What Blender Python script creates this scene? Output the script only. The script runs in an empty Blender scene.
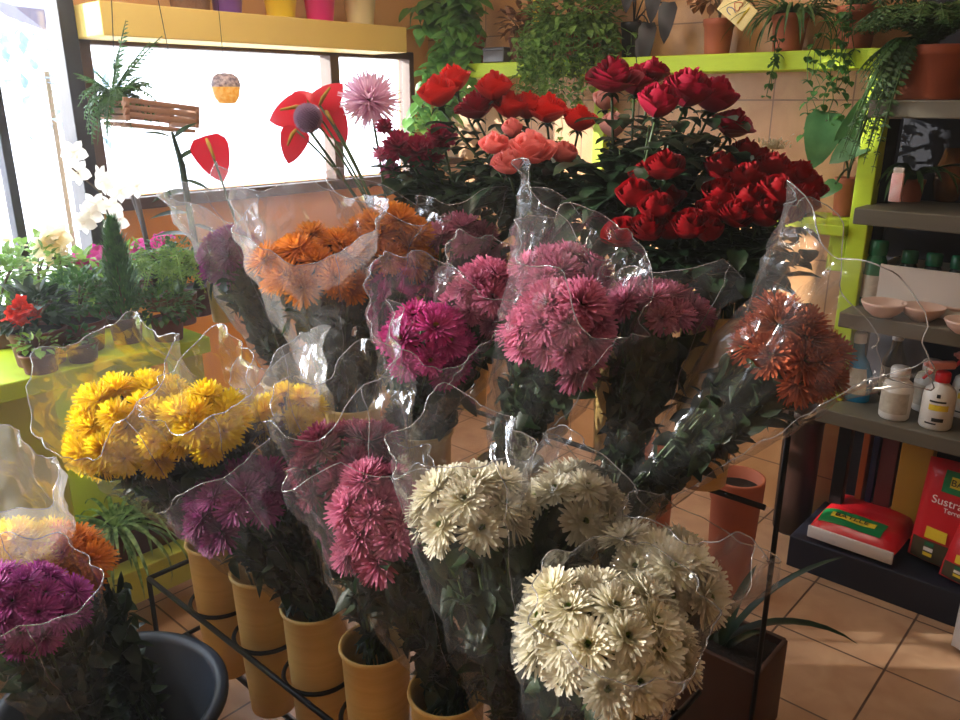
import bpy, bmesh, math, random
from mathutils import Vector, Matrix, Quaternion, noise
V = Vector
PI = math.pi
sc = bpy.context.scene
COL = sc.collection
RNG = random.Random(7)
rnd = RNG.uniform

# ------------------------------------------------------------------ camera (960 x 720, focal 800 px)
EYE = V((0, 0, 1.6)); PITCH = math.radians(18); HX, HY = .745, .667
def ray(px, py):
    r, u = px - 480, 360 - py
    f = 800 * math.cos(PITCH) + u * math.sin(PITCH)
    z = u * math.cos(PITCH) - 800 * math.sin(PITCH)
    return V((HX * f + HY * r, HY * f - HX * r, z))
def at(px, py, d=None, X=None, Y=None, Z=None):
    """the world point on a line of sight: at optical depth d, or on a plane of the room"""
    q = ray(px, py)
    if d is not None: t = d / 800
    elif X is not None: t = X / q.x
    elif Y is not None: t = Y / q.y
    else: t = (Z - EYE.z) / q.z
    return EYE + q * t
cam_d = bpy.data.cameras.new('camera'); cam = bpy.data.objects.new('camera', cam_d); COL.objects.link(cam)
cam_d.sensor_width = 36; cam_d.lens = 36 * 800 / 960; cam_d.clip_start = .02
cam.location = EYE; cam.rotation_euler = (PI / 2 - PITCH, 0, math.atan2(-HX, HY))
sc.camera = cam

# ------------------------------------------------------------------ materials
def lin(c):
    return tuple((x / 255 / 12.92 if x / 255 <= .04045 else ((x / 255 + .055) / 1.055) ** 2.4) for x in c) + (1,)
def newmat(name):
    m = bpy.data.materials.new(name); m.use_nodes = True
    nt = m.node_tree; nt.nodes.clear()
    out = nt.nodes.new('ShaderNodeOutputMaterial')
    def N(t, **kw):
        n = nt.nodes.new(t)
        for k, v in kw.items():
            if k in n.inputs: n.inputs[k].default_value = v
            else: setattr(n, k, v)
        return n
    return m, N, nt.links.new, out
def principled(N, col=None, rough=.5, metal=0, spec=.5):
    p = N('ShaderNodeBsdfPrincipled')
    if col: p.inputs['Base Color'].default_value = col
    p.inputs['Roughness'].default_value = rough; p.inputs['Metallic'].default_value = metal
    p.inputs['Specular IOR Level'].default_value = spec
    return p
def plain(name, c, rough=.5, metal=0, var=.12, scale=12, bump=0, spec=.5, c2=None, stretch=(1, 1, 1)):
    m, N, L, out = newmat(name)
    p = principled(N, lin(c), rough, metal, spec)
    tc = N('ShaderNodeTexCoord'); mp = N('ShaderNodeMapping'); L(tc.outputs['Object'], mp.inputs['Vector'])
    mp.inputs['Scale'].default_value = stretch
    nz = N('ShaderNodeTexNoise', Scale=scale, Detail=5.0); L(mp.outputs[0], nz.inputs['Vector'])
    mx = N('ShaderNodeMix', data_type='RGBA')
    a = lin(c); b = lin(c2) if c2 else tuple(x * (1 - 2 * var) for x in a[:3]) + (1,)
    mx.inputs['A'].default_value = a; mx.inputs['B'].default_value = b
    L(nz.outputs['Fac'], mx.inputs['Factor']); L(mx.outputs['Result'], p.inputs['Base Color'])
    if bump:
        b_ = N('ShaderNodeBump', Strength=bump, Distance=.01); L(nz.outputs['Fac'], b_.inputs['Height']); L(b_.outputs[0], p.inputs['Normal'])
    L(p.outputs[0], out.inputs[0])
    return m
def petal(name, base, tip, transl=.35, rough=.6, jit=.06):
    m, N, L, out = newmat(name)
    at_ = N('ShaderNodeAttribute', attribute_name='tip')
    mx = N('ShaderNodeMix', data_type='RGBA'); mx.inputs['A'].default_value = lin(base); mx.inputs['B'].default_value = lin(tip)
    L(at_.outputs['Fac'], mx.inputs['Factor'])
    oi = N('ShaderNodeObjectInfo'); mr = N('ShaderNodeMapRange'); L(oi.outputs['Random'], mr.inputs['Value'])
    mr.inputs['To Min'].default_value = 1 - jit * 3; mr.inputs['To Max'].default_value = 1 + jit
    hs = N('ShaderNodeHueSaturation'); L(mx.outputs['Result'], hs.inputs['Color']); L(mr.outputs[0], hs.inputs['Value'])
    p = principled(N, None, rough, 0, .25); L(hs.outputs[0], p.inputs['Base Color'])
    tr = N('ShaderNodeBsdfTranslucent'); L(hs.outputs[0], tr.inputs['Color'])
    ms = N('ShaderNodeMixShader', Fac=transl); L(p.outputs[0], ms.inputs[1]); L(tr.outputs[0], ms.inputs[2]); L(ms.outputs[0], out.inputs[0])
    return m
def leafmat(name, c1, c2, transl=.3, rough=.45, scale=25):
    m, N, L, out = newmat(name)
    tc = N('ShaderNodeTexCoord'); nz = N('ShaderNodeTexNoise', Scale=float(scale), Detail=3.0); L(tc.outputs['Object'], nz.inputs['Vector'])
    cr = N('ShaderNodeMapRange'); L(nz.outputs['Fac'], cr.inputs['Value']); cr.inputs['From Min'].default_value = .35; cr.inputs['From Max'].default_value = .65
    mx = N('ShaderNodeMix', data_type='RGBA'); mx.inputs['A'].default_value = lin(c1); mx.inputs['B'].default_value = lin(c2)
    L(cr.outputs[0], mx.inputs['Factor'])
    p = principled(N, None, rough, 0, .4); L(mx.outputs['Result'], p.inputs['Base Color'])
    tr = N('ShaderNodeBsdfTranslucent'); L(mx.outputs['Result'], tr.inputs['Color'])
    ms = N('ShaderNodeMixShader', Fac=transl); L(p.outputs[0], ms.inputs[1]); L(tr.outputs[0], ms.inputs[2]); L(ms.outputs[0], out.inputs[0])
    return m
def film(name, white=.03, gloss=.12, rough=.1, tint=(250, 250, 251)):
    """clear crinkled plastic: mostly see-through, a glossy skin and a little milky scatter"""
    m, N, L, out = newmat(name)
    tc = N('ShaderNodeTexCoord')
    nz = N('ShaderNodeTexNoise', Scale=9.0, Detail=3.0, Distortion=.8); nz.noise_type = 'RIDGED_MULTIFRACTAL'; L(tc.outputs['Object'], nz.inputs['Vector'])
    vo = N('ShaderNodeTexVoronoi', Scale=22.0); L(tc.outputs['Object'], vo.inputs['Vector'])
    sm = N('ShaderNodeMath', operation='MULTIPLY_ADD'); L(vo.outputs['Distance'], sm.inputs[0]); sm.inputs[1].default_value = .8; L(nz.outputs['Fac'], sm.inputs[2])
    bp = N('ShaderNodeBump', Strength=.75, Distance=.014); L(sm.outputs[0], bp.inputs['Height'])
    t = N('ShaderNodeBsdfTransparent'); t.inputs[0].default_value = lin(tint)
    df = N('ShaderNodeBsdfDiffuse'); df.inputs[0].default_value = (.85, .85, .88, 1)
    tl = N('ShaderNodeBsdfTranslucent'); tl.inputs[0].default_value = (.85, .85, .88, 1)
    ad = N('ShaderNodeMixShader', Fac=.5); L(df.outputs[0], ad.inputs[1]); L(tl.outputs[0], ad.inputs[2])
    m1 = N('ShaderNodeMixShader', Fac=white); L(t.outputs[0], m1.inputs[1]); L(ad.outputs[0], m1.inputs[2])
    g = N('ShaderNodeBsdfGlossy', Roughness=rough); L(bp.outputs[0], g.inputs['Normal'])
    fr = N('ShaderNodeFresnel', IOR=1.5); L(bp.outputs[0], fr.inputs['Normal'])
    mr = N('ShaderNodeMapRange'); L(fr.outputs[0], mr.inputs['Value'])
    mr.inputs['From Min'].default_value = .03; mr.inputs['From Max'].default_value = .6
    mr.inputs['To Min'].default_value = gloss * .16; mr.inputs['To Max'].default_value = gloss * 2.2
    m2 = N('ShaderNodeMixShader'); L(mr.outputs[0], m2.inputs[0]); L(m1.outputs[0], m2.inputs[1]); L(g.outputs[0], m2.inputs[2])
    L(m2.outputs[0], out.inputs[0])
    return m
def glassmat(name, tint=(250, 252, 255), refl=.08):
    m, N, L, out = newmat(name)
    t = N('ShaderNodeBsdfTransparent'); t.inputs[0].default_value = lin(tint)
    g = N('ShaderNodeBsdfGlossy', Roughness=.02)
    ms = N('ShaderNodeMixShader', Fac=refl); L(t.outputs[0], ms.inputs[1]); L(g.outputs[0], ms.inputs[2]); L(ms.outputs[0], out.inputs[0])
    return m
def tilemat(name, c1, c2, grout, w, off, axes, rough=.4, bump=.25, msize=.0035):
    m, N, L, out = newmat(name)
    ge = N('ShaderNodeNewGeometry'); sp = N('ShaderNodeSeparateXYZ'); L(ge.outputs['Position'], sp.inputs[0])
    cb = N('ShaderNodeCombineXYZ')
    for k, (ax, o) in enumerate(zip(axes, off)):
        s = N('ShaderNodeMath', operation='ADD'); s.inputs[1].default_value = o; L(sp.outputs[ax], s.inputs[0]); L(s.outputs[0], cb.inputs[k])
    br = N('ShaderNodeTexBrick', offset=0.0, squash=1.0); L(cb.outputs[0], br.inputs['Vector'])
    br.inputs['Scale'].default_value = 1; br.inputs['Mortar Size'].default_value = msize; br.inputs['Mortar Smooth'].default_value = .3
    br.inputs['Brick Width'].default_value = w; br.inputs['Row Height'].default_value = w; br.inputs['Bias'].default_value = 0
    br.inputs['Mortar'].default_value = lin(grout)
    nz = N('ShaderNodeTexNoise', Scale=9.0, Detail=6.0, Distortion=.6); L(ge.outputs['Position'], nz.inputs['Vector'])
    mr = N('ShaderNodeMapRange'); L(nz.outputs['Fac'], mr.inputs['Value']); mr.inputs['From Min'].default_value = .3; mr.inputs['From Max'].default_value = .7
    mx = N('ShaderNodeMix', data_type='RGBA'); mx.inputs['A'].default_value = lin(c1); mx.inputs['B'].default_value = lin(c2); L(mr.outputs[0], mx.inputs['Factor'])
    L(mx.outputs['Result'], br.inputs['Color1'])
    hs = N('ShaderNodeHueSaturation', Value=.93); L(mx.outputs['Result'], hs.inputs['Color']); L(hs.outputs[0], br.inputs['Color2'])
    p = principled(N, None, rough, 0, .45); L(br.outputs['Color'], p.inputs['Base Color'])
    b = N('ShaderNodeBump', Strength=bump, Distance=.004, invert=True); L(br.outputs['Fac'], b.inputs['Height']); L(b.outputs[0], p.inputs['Normal'])
    L(p.outputs[0], out.inputs[0])
    return m
def emit(name, c, s):
    m, N, L, out = newmat(name)
    e = N('ShaderNodeEmission', Strength=s); e.inputs[0].default_value = lin(c); L(e.outputs[0], out.inputs[0])
    return m

M = {
 'floor': tilemat('floor_tile', (196, 160, 128), (172, 134, 104), (92, 70, 58), .32, (-2.26 + 3.2, -.42 + 3.2), (0, 1), .35, .3, .004),
 'walltile': tilemat('wall_tile', (214, 164, 112), (196, 144, 94), (140, 100, 66), .28, (-1.25 + 2.8, -1.6 + 2.8), (1, 2), .4, .2, .003),
 'paint': plain('ochre_paint', (222, 168, 104), .8, var=.06, scale=4),
 'orange': plain('orange_panel', (232, 150, 62), .7, var=.06, scale=4),
 'ceil': plain('ceiling_paint', (206, 198, 186), .9, var=.03),
 'lime': plain('lime_paint', (188, 214, 30), .55, var=.08, scale=18, c2=(170, 196, 24), stretch=(1, 1, 4)),
 'limedull': plain('lime_board', (192, 198, 86), .6, var=.1, scale=8),
 'yellow_beam': plain('yellow_shelf_paint', (246, 214, 120), .6, var=.05, scale=9),
 'brown_wood': plain('dark_brown_wood', (92, 62, 46), .55, var=.2, scale=14, stretch=(1, 1, .15)),
 'black_metal': plain('black_iron', (20, 19, 20), .42, .6, var=.1),
 'mullion': plain('dark_frame', (34, 30, 42), .5, .2, var=.1),
 'greywood': plain('grey_shelf_board', (104, 98, 84), .5, var=.14, scale=10, stretch=(1, .2, 4)),
 'navy': plain('navy_plinth', (22, 28, 48), .6, var=.2, scale=16),
 'navyback': plain('shelf_back', (20, 22, 36), .7, var=.15),
 'vase': plain('ochre_vase', (216, 184, 116), .45, var=.14, scale=22, stretch=(.3, .3, 5), bump=.15, c2=(194, 158, 88)),
 'vaserim': plain('vase_rim', (224, 186, 100), .4),
 'bucket': plain('blue_black_bucket', (44, 52, 66), .5, var=.1, scale=20),
 'terra': plain('terracotta', (178, 94, 62), .65, var=.12, scale=20, bump=.1),
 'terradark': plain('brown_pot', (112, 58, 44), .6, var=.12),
 'soil': plain('soil', (40, 28, 20), .95, var=.4, scale=80, bump=.8),
 'plum': plain('plum_tray', (82, 34, 40), .5),
 'brownpipe': plain('brown_planter', (48, 26, 20), .45, var=.15),
 'hangwood': plain('pale_slat_wood', (176, 128, 98), .7, var=.2, scale=20, stretch=(.1, 1, 1)),
 'crate': plain('crate_wood', (84, 54, 40), .7, var=.25, scale=20, stretch=(1, 1, .2)),
 'leaf_mum': leafmat('chrysanthemum_leaf', (48, 66, 38), (26, 42, 26)),
 'leaf_rose': leafmat('rose_leaf', (44, 68, 40), (24, 44, 28), .25),
 'stem': leafmat('stem_green', (72, 96, 50), (52, 74, 38), .1),
 'leaf_mid': leafmat('mid_leaf', (78, 124, 56), (50, 92, 42), .4),
 'leaf_dark': leafmat('dark_leaf', (36, 66, 36), (24, 46, 28), .25),
 'leaf_lite': leafmat('light_leaf', (146, 178, 86), (104, 146, 62), .45),
 'leaf_ivy': leafmat('ivy_leaf', (142, 174, 92), (88, 126, 60), .45, scale=60),
 'leaf_fern': leafmat('fern_leaf', (84, 118, 62), (46, 80, 40), .35),
 'leaf_big': leafmat('broad_leaf', (96, 148, 98), (66, 116, 72), .35, .3, 14),
 'leaf_clim': leafmat('climber_leaf', (128, 176, 92), (80, 132, 66), .4, .3, 14),
 'leaf_purple': leafmat('purple_leaf', (48, 40, 44), (30, 30, 34), .1),
 'leaf_dry': leafmat('dry_leaf', (150, 100, 62), (104, 66, 44), .2),
 'cypress': leafmat('cypress_needles', (84, 136, 60), (44, 88, 42), .25, scale=40),
 'spider': leafmat('striped_strap_leaf', (150, 176, 120), (70, 108, 60), .3, scale=40),
 'white': petal('white_petal', (222, 214, 174), (236, 230, 212), .35),
 'yellow': petal('yellow_petal', (250, 208, 26), (255, 226, 50), .5),
 'orange_p': petal('orange_petal', (176, 88, 22), (240, 156, 60), .45),
 'rust': petal('rust_petal', (116, 42, 26), (184, 92, 56), .3),
 'pink': petal('pink_petal', (164, 66, 108), (216, 128, 160), .35),
 'magenta': petal('magenta_petal', (140, 24, 88), (210, 74, 150), .35),
 'mauve': petal('mauve_petal', (88, 26, 50), (140, 60, 82), .35),
 'purple': petal('purple_petal', (120, 34, 100), (190, 84, 168), .35),
 'plumpet': petal('plum_petal', (104, 30, 80), (156, 72, 128), .35),
 'lilac': petal('lilac_petal', (220, 168, 200), (240, 206, 226), .6),
 'red': petal('red_petal', (96, 5, 14), (150, 13, 24), .3, .5),
 'crimson': petal('crimson_petal', (108, 10, 32), (170, 26, 58), .3, .5),
 'scarlet': petal('scarlet_petal', (196, 16, 22), (226, 44, 36), .35, .5),
 'rosepink': petal('rose_pink_petal', (222, 96, 96), (244, 146, 140), .4, .5),
 'blush': petal('blush_petal', (204, 150, 130), (232, 170, 160), .4, .5),
 'carn': petal('carnation_petal', (120, 12, 54), (176, 40, 84), .3),
 'globe': petal('globe_floret', (150, 112, 150), (190, 160, 186), .4),
 'orchid': petal('orchid_petal', (250, 240, 226), (255, 250, 240), .55, .5),
 'cream': petal('cream_petal', (250, 226, 180), (255, 240, 206), .55, .5),
 'cyc': petal('cyclamen_petal', (206, 36, 140), (236, 70, 176), .45, .5),
 'anth': petal('anthurium_red', (206, 20, 44), (226, 48, 66), .4, .28),
 'geran': petal('kalanchoe_red', (206, 30, 30), (240, 70, 50), .4, .5),
 'eye': plain('green_eye', (120, 150, 40), .8, var=.3, scale=90),
 'eyey': plain('yellow_eye', (190, 150, 40), .8, var=.3, scale=90),
 'film': film('clear_film'),
 'filmglow': film('backlit_glow_film', .17, .13, .14), 'edgeglint': film('edge_glint_film', .3, .5, .1),  # window glow is put into the first film's white, edge glints into the second
 'glass': glassmat('window_glass'),
 'bottle_blue': plain('blue_bottle', (30, 132, 178), .25),
 'bottle_green': plain('green_bottle', (40, 116, 78), .25),
 'bottle_dark': plain('dark_bottle', (22, 36, 34), .25),
 'bottle_white': plain('white_bottle', (226, 222, 214), .35, var=.04),
 'cap_white': plain('white_cap', (230, 226, 220), .4, var=.03),
 'cap_red': plain('red_cap', (214, 24, 36), .35, var=.05),
 'trig': plain('pink_trigger', (232, 150, 140), .35, var=.05),
 'label': plain('paper_label', (214, 206, 190), .5, var=.2, scale=60, c2=(150, 140, 120)),
 'label_y': plain('yellow_label', (236, 206, 50), .5, var=.05),
 'card': plain('white_card', (224, 216, 206), .75, var=.04),
 'bowl': plain('pink_bowl', (226, 190, 172), .4, var=.1),
 'bag_red': plain('red_bag', (206, 28, 40), .28, var=.08, scale=8, bump=.35),
 'bag_green': plain('bag_green', (20, 122, 66), .3, var=.05),
 'bag_yellow': plain('bag_yellow', (232, 202, 50), .3, var=.05),
 'bag_photo': plain('bag_picture', (92, 66, 52), .35, var=.4, scale=40, c2=(40, 64, 34)),
 'bag_white': plain('bag_white', (214, 210, 210), .4, var=.06, bump=.2, scale=18),
 'ink': plain('dark_ink', (24, 26, 24), .6), 'inkw': plain('white_ink', (244, 240, 236), .5, var=.02), 'inkr': plain('red_ink', (206, 60, 40), .5, var=.02),
 'inkb': plain('blue_ink', (70, 90, 160), .5, var=.02),
 'tag': plain('cream_card', (236, 214, 146), .6, var=.05),
 'pot_yellow': plain('yellow_pot', (246, 212, 40), .35, var=.04), 'pot_pink': plain('magenta_pot', (232, 34, 134), .35, var=.04),
 'pot_cream': plain('cream_pot', (238, 224, 178), .4, var=.04), 'pot_purple': plain('purple_pot', (128, 76, 168), .35, var=.04),
 'burlap': plain('burlap', (150, 110, 84), .9, var=.2, scale=60, bump=.4),
 'gold': plain('gold_glass', (150, 96, 40), .2, .5, var=.3, scale=40),
 'lantern_y': leafmat('amber_lantern', (244, 186, 70), (255, 226, 150), .65, .3, 70), 'lantern_b': leafmat('lantern_mosaic', (110, 100, 130), (216, 206, 220), .5, .3, 90),
 'boxgold': plain('ochre_box', (196, 148, 40), .55, var=.1), 'boxred': plain('maroon_box', (104, 34, 34), .5, var=.1), 'boxnavy': plain('navy_box', (30, 34, 80), .4, var=.1),
 'pack': plain('pink_packet', (232, 140, 140), .4, var=.15, scale=30, c2=(236, 220, 214)),
 'out': plain('pavement', (214, 210, 206), .9, var=.05), 'outwall': plain('pale_facade', (226, 226, 232), .9, var=.05), 'outdark': plain('grey_awning', (84, 84, 104), .9),
 'outtree': leafmat('street_tree_leaf', (120, 140, 150), (90, 110, 130), .3),
 'copper': plain('amber_wrap', (206, 110, 58), .45, var=.1, scale=20),
 'silver': plain('grey_box', (92, 92, 96), .4, .2),
 'stake': plain('dark_cane', (66, 50, 44), .6, var=.2),
 'trunk': plain('thin_trunk', (96, 78, 54), .8, var=.2),
}

# ------------------------------------------------------------------ mesh building
class MB:
    def __init__(s): s.v = []; s.f = []; s.m = []; s.t = []
    def add(s, vs, fs, mat=0, tip=None):
        o = len(s.v); s.v.extend(tuple(p) for p in vs)
        s.t.extend(tip if tip else [0.0] * len(vs))
        for f in fs: s.f.append(tuple(i + o for i in f)); s.m.append(mat)
    def grid(s, rows, mat=0, tips=None, closed=False):
        n = len(rows[0]); vs = [p for r in rows for p in r]; fs = []
        for i in range(len(rows) - 1):
            for j in range(n if closed else n - 1):
                k = (j + 1) % n
                fs.append((i * n + j, i * n + k, (i + 1) * n + k, (i + 1) * n + j))
        s.add(vs, fs, mat, [tips[i] for i in range(len(rows)) for _ in range(n)] if tips else None)
    def mesh(s, name, mats, smooth=True):
        me = bpy.data.meshes.new(name); me.from_pydata(s.v, [], s.f)
        for m in mats: me.materials.append(m)
        me.polygons.foreach_set('material_index', s.m)
        me.polygons.foreach_set('use_smooth', [smooth] * len(s.f))
        a = me.attributes.new('tip', 'FLOAT', 'POINT'); a.data.foreach_set('value', s.t)
        me.update(); return me
    def build(s, name, mats, parent=None, smooth=True, loc=None):
        return link(name, s.mesh(name, mats if isinstance(mats, list) else [mats], smooth), parent, loc)
def link(name, me, parent=None, loc=None):
    o = bpy.data.objects.new(name, me); COL.objects.link(o)
    if parent: o.parent = parent
    if loc is not None: o.location = loc
    return o
def tag(o, label=None, cat=None, group=None, kind=None):
    for k, v in (('label', label), ('category', cat), ('group', group), ('kind', kind)):
        if v: o[k] = v
    return o
def thing(name, label, cat, loc=(0, 0, 0), rz=0, group=None):
    o = bpy.data.objects.new(name, None); COL.objects.link(o); o.location = loc; o.rotation_euler = (0, 0, rz); o.empty_display_size = .05
    return tag(o, label, cat, group)
def copy_tree(o, parent=None):
    c = o.copy(); COL.objects.link(c)
    if parent: c.parent = parent
    for ch in list(o.children): copy_tree(ch, c)
    return c
def frame(d, hint=V((0, 0, 1))):
    d = d.normalized()
    if abs(d.dot(hint)) > .97: hint = V((1, 0, 0)) if abs(d.x) < .9 else V((0, 1, 0))
    u = d.cross(hint).normalized(); return d, u, d.cross(u).normalized()
def tube(mb, pts, r, seg=6, mat=0, cap=True):
    pts = [V(p) for p in pts]; n = len(pts); rs = r if isinstance(r, (list, tuple)) else [r] * n
    rows = []; pu = None
    for i, p in enumerate(pts):
        d = (pts[min(i + 1, n - 1)] - pts[max(i - 1, 0)])
        d = d.normalized() if d.length > 1e-9 else V((0, 0, 1))
        if pu is None: _, u, w = frame(d)
        else:
            u = (pu - d * pu.dot(d)).normalized(); w = d.cross(u)
        pu = u
        rows.append([p + (u * math.cos(2 * PI * k / seg) + w * math.sin(2 * PI * k / seg)) * rs[i] for k in range(seg)])
    mb.grid(rows, mat, closed=True)
    if cap:
        o = len(mb.v) - n * seg
        mb.f.append(tuple(o + k for k in range(seg))[::-1]); mb.m.append(mat)
        mb.f.append(tuple(o + (n - 1) * seg + k for k in range(seg))); mb.m.append(mat)
def lathe(mb, prof, seg=32, mat=0, o=V((0, 0, 0)), tilt=None):
    rows = []
    for r, z in prof:
        row = [V((r * math.cos(2 * PI * k / seg), r * math.sin(2 * PI * k / seg), z)) for k in range(seg)]
        rows.append([(tilt @ p if tilt else p) + o for p in row])
    mb.grid(rows, mat, closed=True)
def disc(mb, r, z, seg=24, mat=0, o=V((0, 0, 0))):
    vs = [V((0, 0, z)) + o] + [V((r * math.cos(2 * PI * k / seg), r * math.sin(2 * PI * k / seg), z)) + o for k in range(seg)]
    mb.add(vs, [(0, 1 + k, 1 + (k + 1) % seg) for k in range(seg)], mat)
def box(mb, c, s, mat=0, bev=.004, rot=None):
    bm = bmesh.new(); bmesh.ops.create_cube(bm, size=1)
    for v in bm.verts: v.co = V((v.co.x * s[0], v.co.y * s[1], v.co.z * s[2]))
    if bev: bmesh.ops.bevel(bm, geom=list(bm.edges), offset=min(bev, min(s) * .3), segments=2, affect='EDGES', profile=.5)
    bm.verts.index_update()
    vs = [((rot @ v.co) if rot else v.co) + V(c) for v in bm.verts]
    mb.add(vs, [tuple(v.index for v in f.verts) for f in bm.faces], mat); bm.free()
def bezier(p0, p1, p2, n):
    return [p0 * (1 - t) ** 2 + p1 * 2 * t * (1 - t) + p2 * t * t for t in [i / n for i in range(n + 1)]]
def leaf(mb, base, d, up, L, W, droop=.5, n=4, fold=.18, mat=0, shape='oval'):
    d, s, w = frame(d, up); nrm = s.cross(d).normalized()
    p = V(base); rows = []
    for i in range(n + 1):
        t = i / n
        if shape == 'oval': k = math.sin(PI * min(1, t * .96 + .04)) ** .8
        elif shape == 'heart': k = max(0, 1 - t ** 2.1) ** .75 * min(1, .62 + t * 2.4)
        elif shape == 'strap': k = min(1, t * 6 + .45) * (1 - t ** 3) ** .8
        else: k = math.sin(PI * (t ** .7 * .97 + .03))
        hw = W * .5 * max(k, .02)
        rows.append([p - s * hw + nrm * hw * fold * 2, p.copy(), p + s * hw + nrm * hw * fold * 2])
        q = Quaternion(s, -droop / n)
        d = q @ d; nrm = q @ nrm
        p = p + d * (L / n)
    mb.grid(rows, mat, [i / n for i in range(n + 1)])

# ------------------------------------------------------------------ flower heads (shared meshes)
def mum_mesh(name, key, layers, width=.2, eye=None, seed=1, nseg=4, r0=.12, cup=.25):
    """radius-1 chrysanthemum head, axis +Z.  layers: (count, polar angle deg, length, curl deg)"""
    R = random.Random(seed); mb = MB()
    lathe(mb, [(.02, -.22), (.12, -.2), (.2, -.08), (.2, .02), (.1, .06), (.01, .08)], 10, 1)
    for li, (cnt, th, ln, curl) in enumerate(layers):
        ph0 = R.uniform(0, 6)
        for k in range(cnt):
            ph = ph0 + 2 * PI * k / cnt + R.uniform(-.12, .12); a = math.radians(th + R.uniform(-8, 8)); L = ln * R.uniform(.86, 1.08)
            cu = math.radians(curl + R.uniform(-14, 14)); rad = V((math.cos(ph), math.sin(ph), 0)); side = V((-math.sin(ph), math.cos(ph), 0))
            p = rad * r0 * math.sin(a) + V((0, 0, r0 * math.cos(a) * .6)); rows = []
            tw = R.uniform(-.25, .25)
            for i in range(nseg + 1):
                t = i / nseg; aa = a + cu * t
                d = rad * math.sin(aa) + V((0, 0, math.cos(aa))); nr = rad * -math.cos(aa) + V((0, 0, math.sin(aa)))
                w = width * .5 * (.45, .85, 1, .95, .45)[i] if nseg == 4 else width * .5 * (.5 + t * (1 - t) * 2)
                s = side * math.cos(tw) + nr * math.sin(tw)
                rows.append([p - s * w + nr * w * cup, p - nr * w * cup * .4, p + s * w + nr * w * cup])
                p = p + d * (L / nseg)
            mb.grid(rows, 0, [i / nseg for i in range(nseg + 1)])
    if eye:
        for k in range(40):
            z = 1 - k / 40 * .5; f = k * 2.399; q = V((math.sqrt(1 - z * z) * math.cos(f), math.sqrt(1 - z * z) * math.sin(f), z))
            leaf(mb, q * .1 + V((0, 0, .06)), q + V((0, 0, .6)), V((1, 0, .1)), .14, .06, 0, 2, .1, 2)
    return mb.mesh(name, [M[key], M['leaf_mum'], M[eye] if eye else M['eye']])
DECO = [(25, 102, .98, -26), (24, 88, .97, -26), (22, 73, .92, -24), (19, 57, .84, -20), (14, 39, .7, -12), (9, 18, .58, 0)]
OPEN = [(26, 100, 1.0, -16), (25, 86, .97, -18), (22, 70, .9, -22), (18, 54, .74, -24), (12, 36, .5, -26)]
POM = [(24, 108, .84, -20), (24, 92, .9, -20), (23, 76, .93, -16), (20, 60, .92, -14), (16, 42, .88, -8), (11, 24, .84, 0), (5, 8, .82, 0)]
SPID = [(40, 104, .72, -10), (40, 80, .74, -12), (34, 60, .74, -12), (34, 112, .96, -10), (34, 92, 1.0, -14), (26, 100, 1.0, -20), (26, 84, 1.0, -18), (24, 68, .98, -14), (22, 52, .94, -10), (16, 36, .9, -8), (12, 18, .86, 0)]
HEADS = {}
def heads(key, layers, width=.2, eye=None):
    HEADS[key] = [mum_mesh('flower_head', key, layers, width, eye, 11 + i) for i in range(3)]
heads('white', OPEN, .165, 'eye'); heads('yellow', POM, .17); heads('orange_p', DECO, .145); heads('rust', DECO, .13, 'eyey'); heads('pink', DECO, .15)
heads('magenta', OPEN, .15, 'eyey'); heads('mauve', DECO, .15); heads('purple', OPEN, .13); heads('plumpet', DECO, .13); heads('lilac', SPID, .085); heads('carn', POM, .26)

def rose_mesh(key, openness, seed):
    """radius-1 rose bloom, base at the origin, axis +Z"""
    R = random.Random(seed); mb = MB(); n_l = 8
    for li in range(n_l):
        q = li / (n_l - 1); cnt = 2 if li < 2 else 3
        for k in range(cnt):
            ph0 = li * 2.4 + k * 2 * PI / cnt + R.uniform(-.2, .2); spread = (1.25 if li < 2 else 1.05) * R.uniform(.9, 1.1)
            Rk = .16 + (.5 + .2 * openness) * q; Hk = 1.55 - .42 * q * (1 + openness * .7) ; lip = openness * q * .5 * R.uniform(.6, 1.2)
            nv, nu = 6, 6; rows = []
            for i in range(nv + 1):
                v = i / nv; row = []
                for j in range(nu + 1):
                    u = j / nu * 2 - 1
                    r = Rk * (math.sin(min(1, v * 1.25) * PI / 2) ** .8) * (1 - .12 * v * (1 - q)) + .05 + lip * max(0, v - .55) ** 1.3 * 2.2
                    edge = 1 - .22 * abs(u) ** 2.5
                    z = Hk * v * edge - lip * max(0, v - .7) * 1.4
                    wv = .03 * math.sin(u * 5 + li * 2 + k) * v
                    ph = ph0 + u * spread * (.75 + .25 * v)
                    row.append(V(((r + wv) * math.cos(ph), (r + wv) * math.sin(ph), z)))
                rows.append(row)
            mb.grid(rows, 0, [i / nv for i in range(nv + 1)])
    for k in range(5):
        a = k * 2 * PI / 5; d = V((math.cos(a), math.sin(a), .15))
        leaf(mb, d * .06, d, V((0, 0, 1)), .62, .2, 1.0, 4, .15, 1, 'lance')
    lathe(mb, [(.03, -.22), (.15, -.12), (.17, 0), (.1, .08)], 10, 1)
    return mb.mesh('bloom', [M[key], M['leaf_rose'], M['leaf_rose']])
ROSES = {k: [rose_mesh(k, o, s) for o, s in ((.2, 1), (.45, 2), (.75, 3))] for k in ('red', 'crimson', 'scarlet', 'rosepink')}
ROSES['blush'] = [rose_mesh('blush', .1, 4)]
def aim(o, d, spin=0):
    o.rotation_mode = 'QUATERNION'; o.rotation_quaternion = V(d).to_track_quat('Z', 'Y') @ Quaternion((0, 0, 1), spin)

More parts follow.
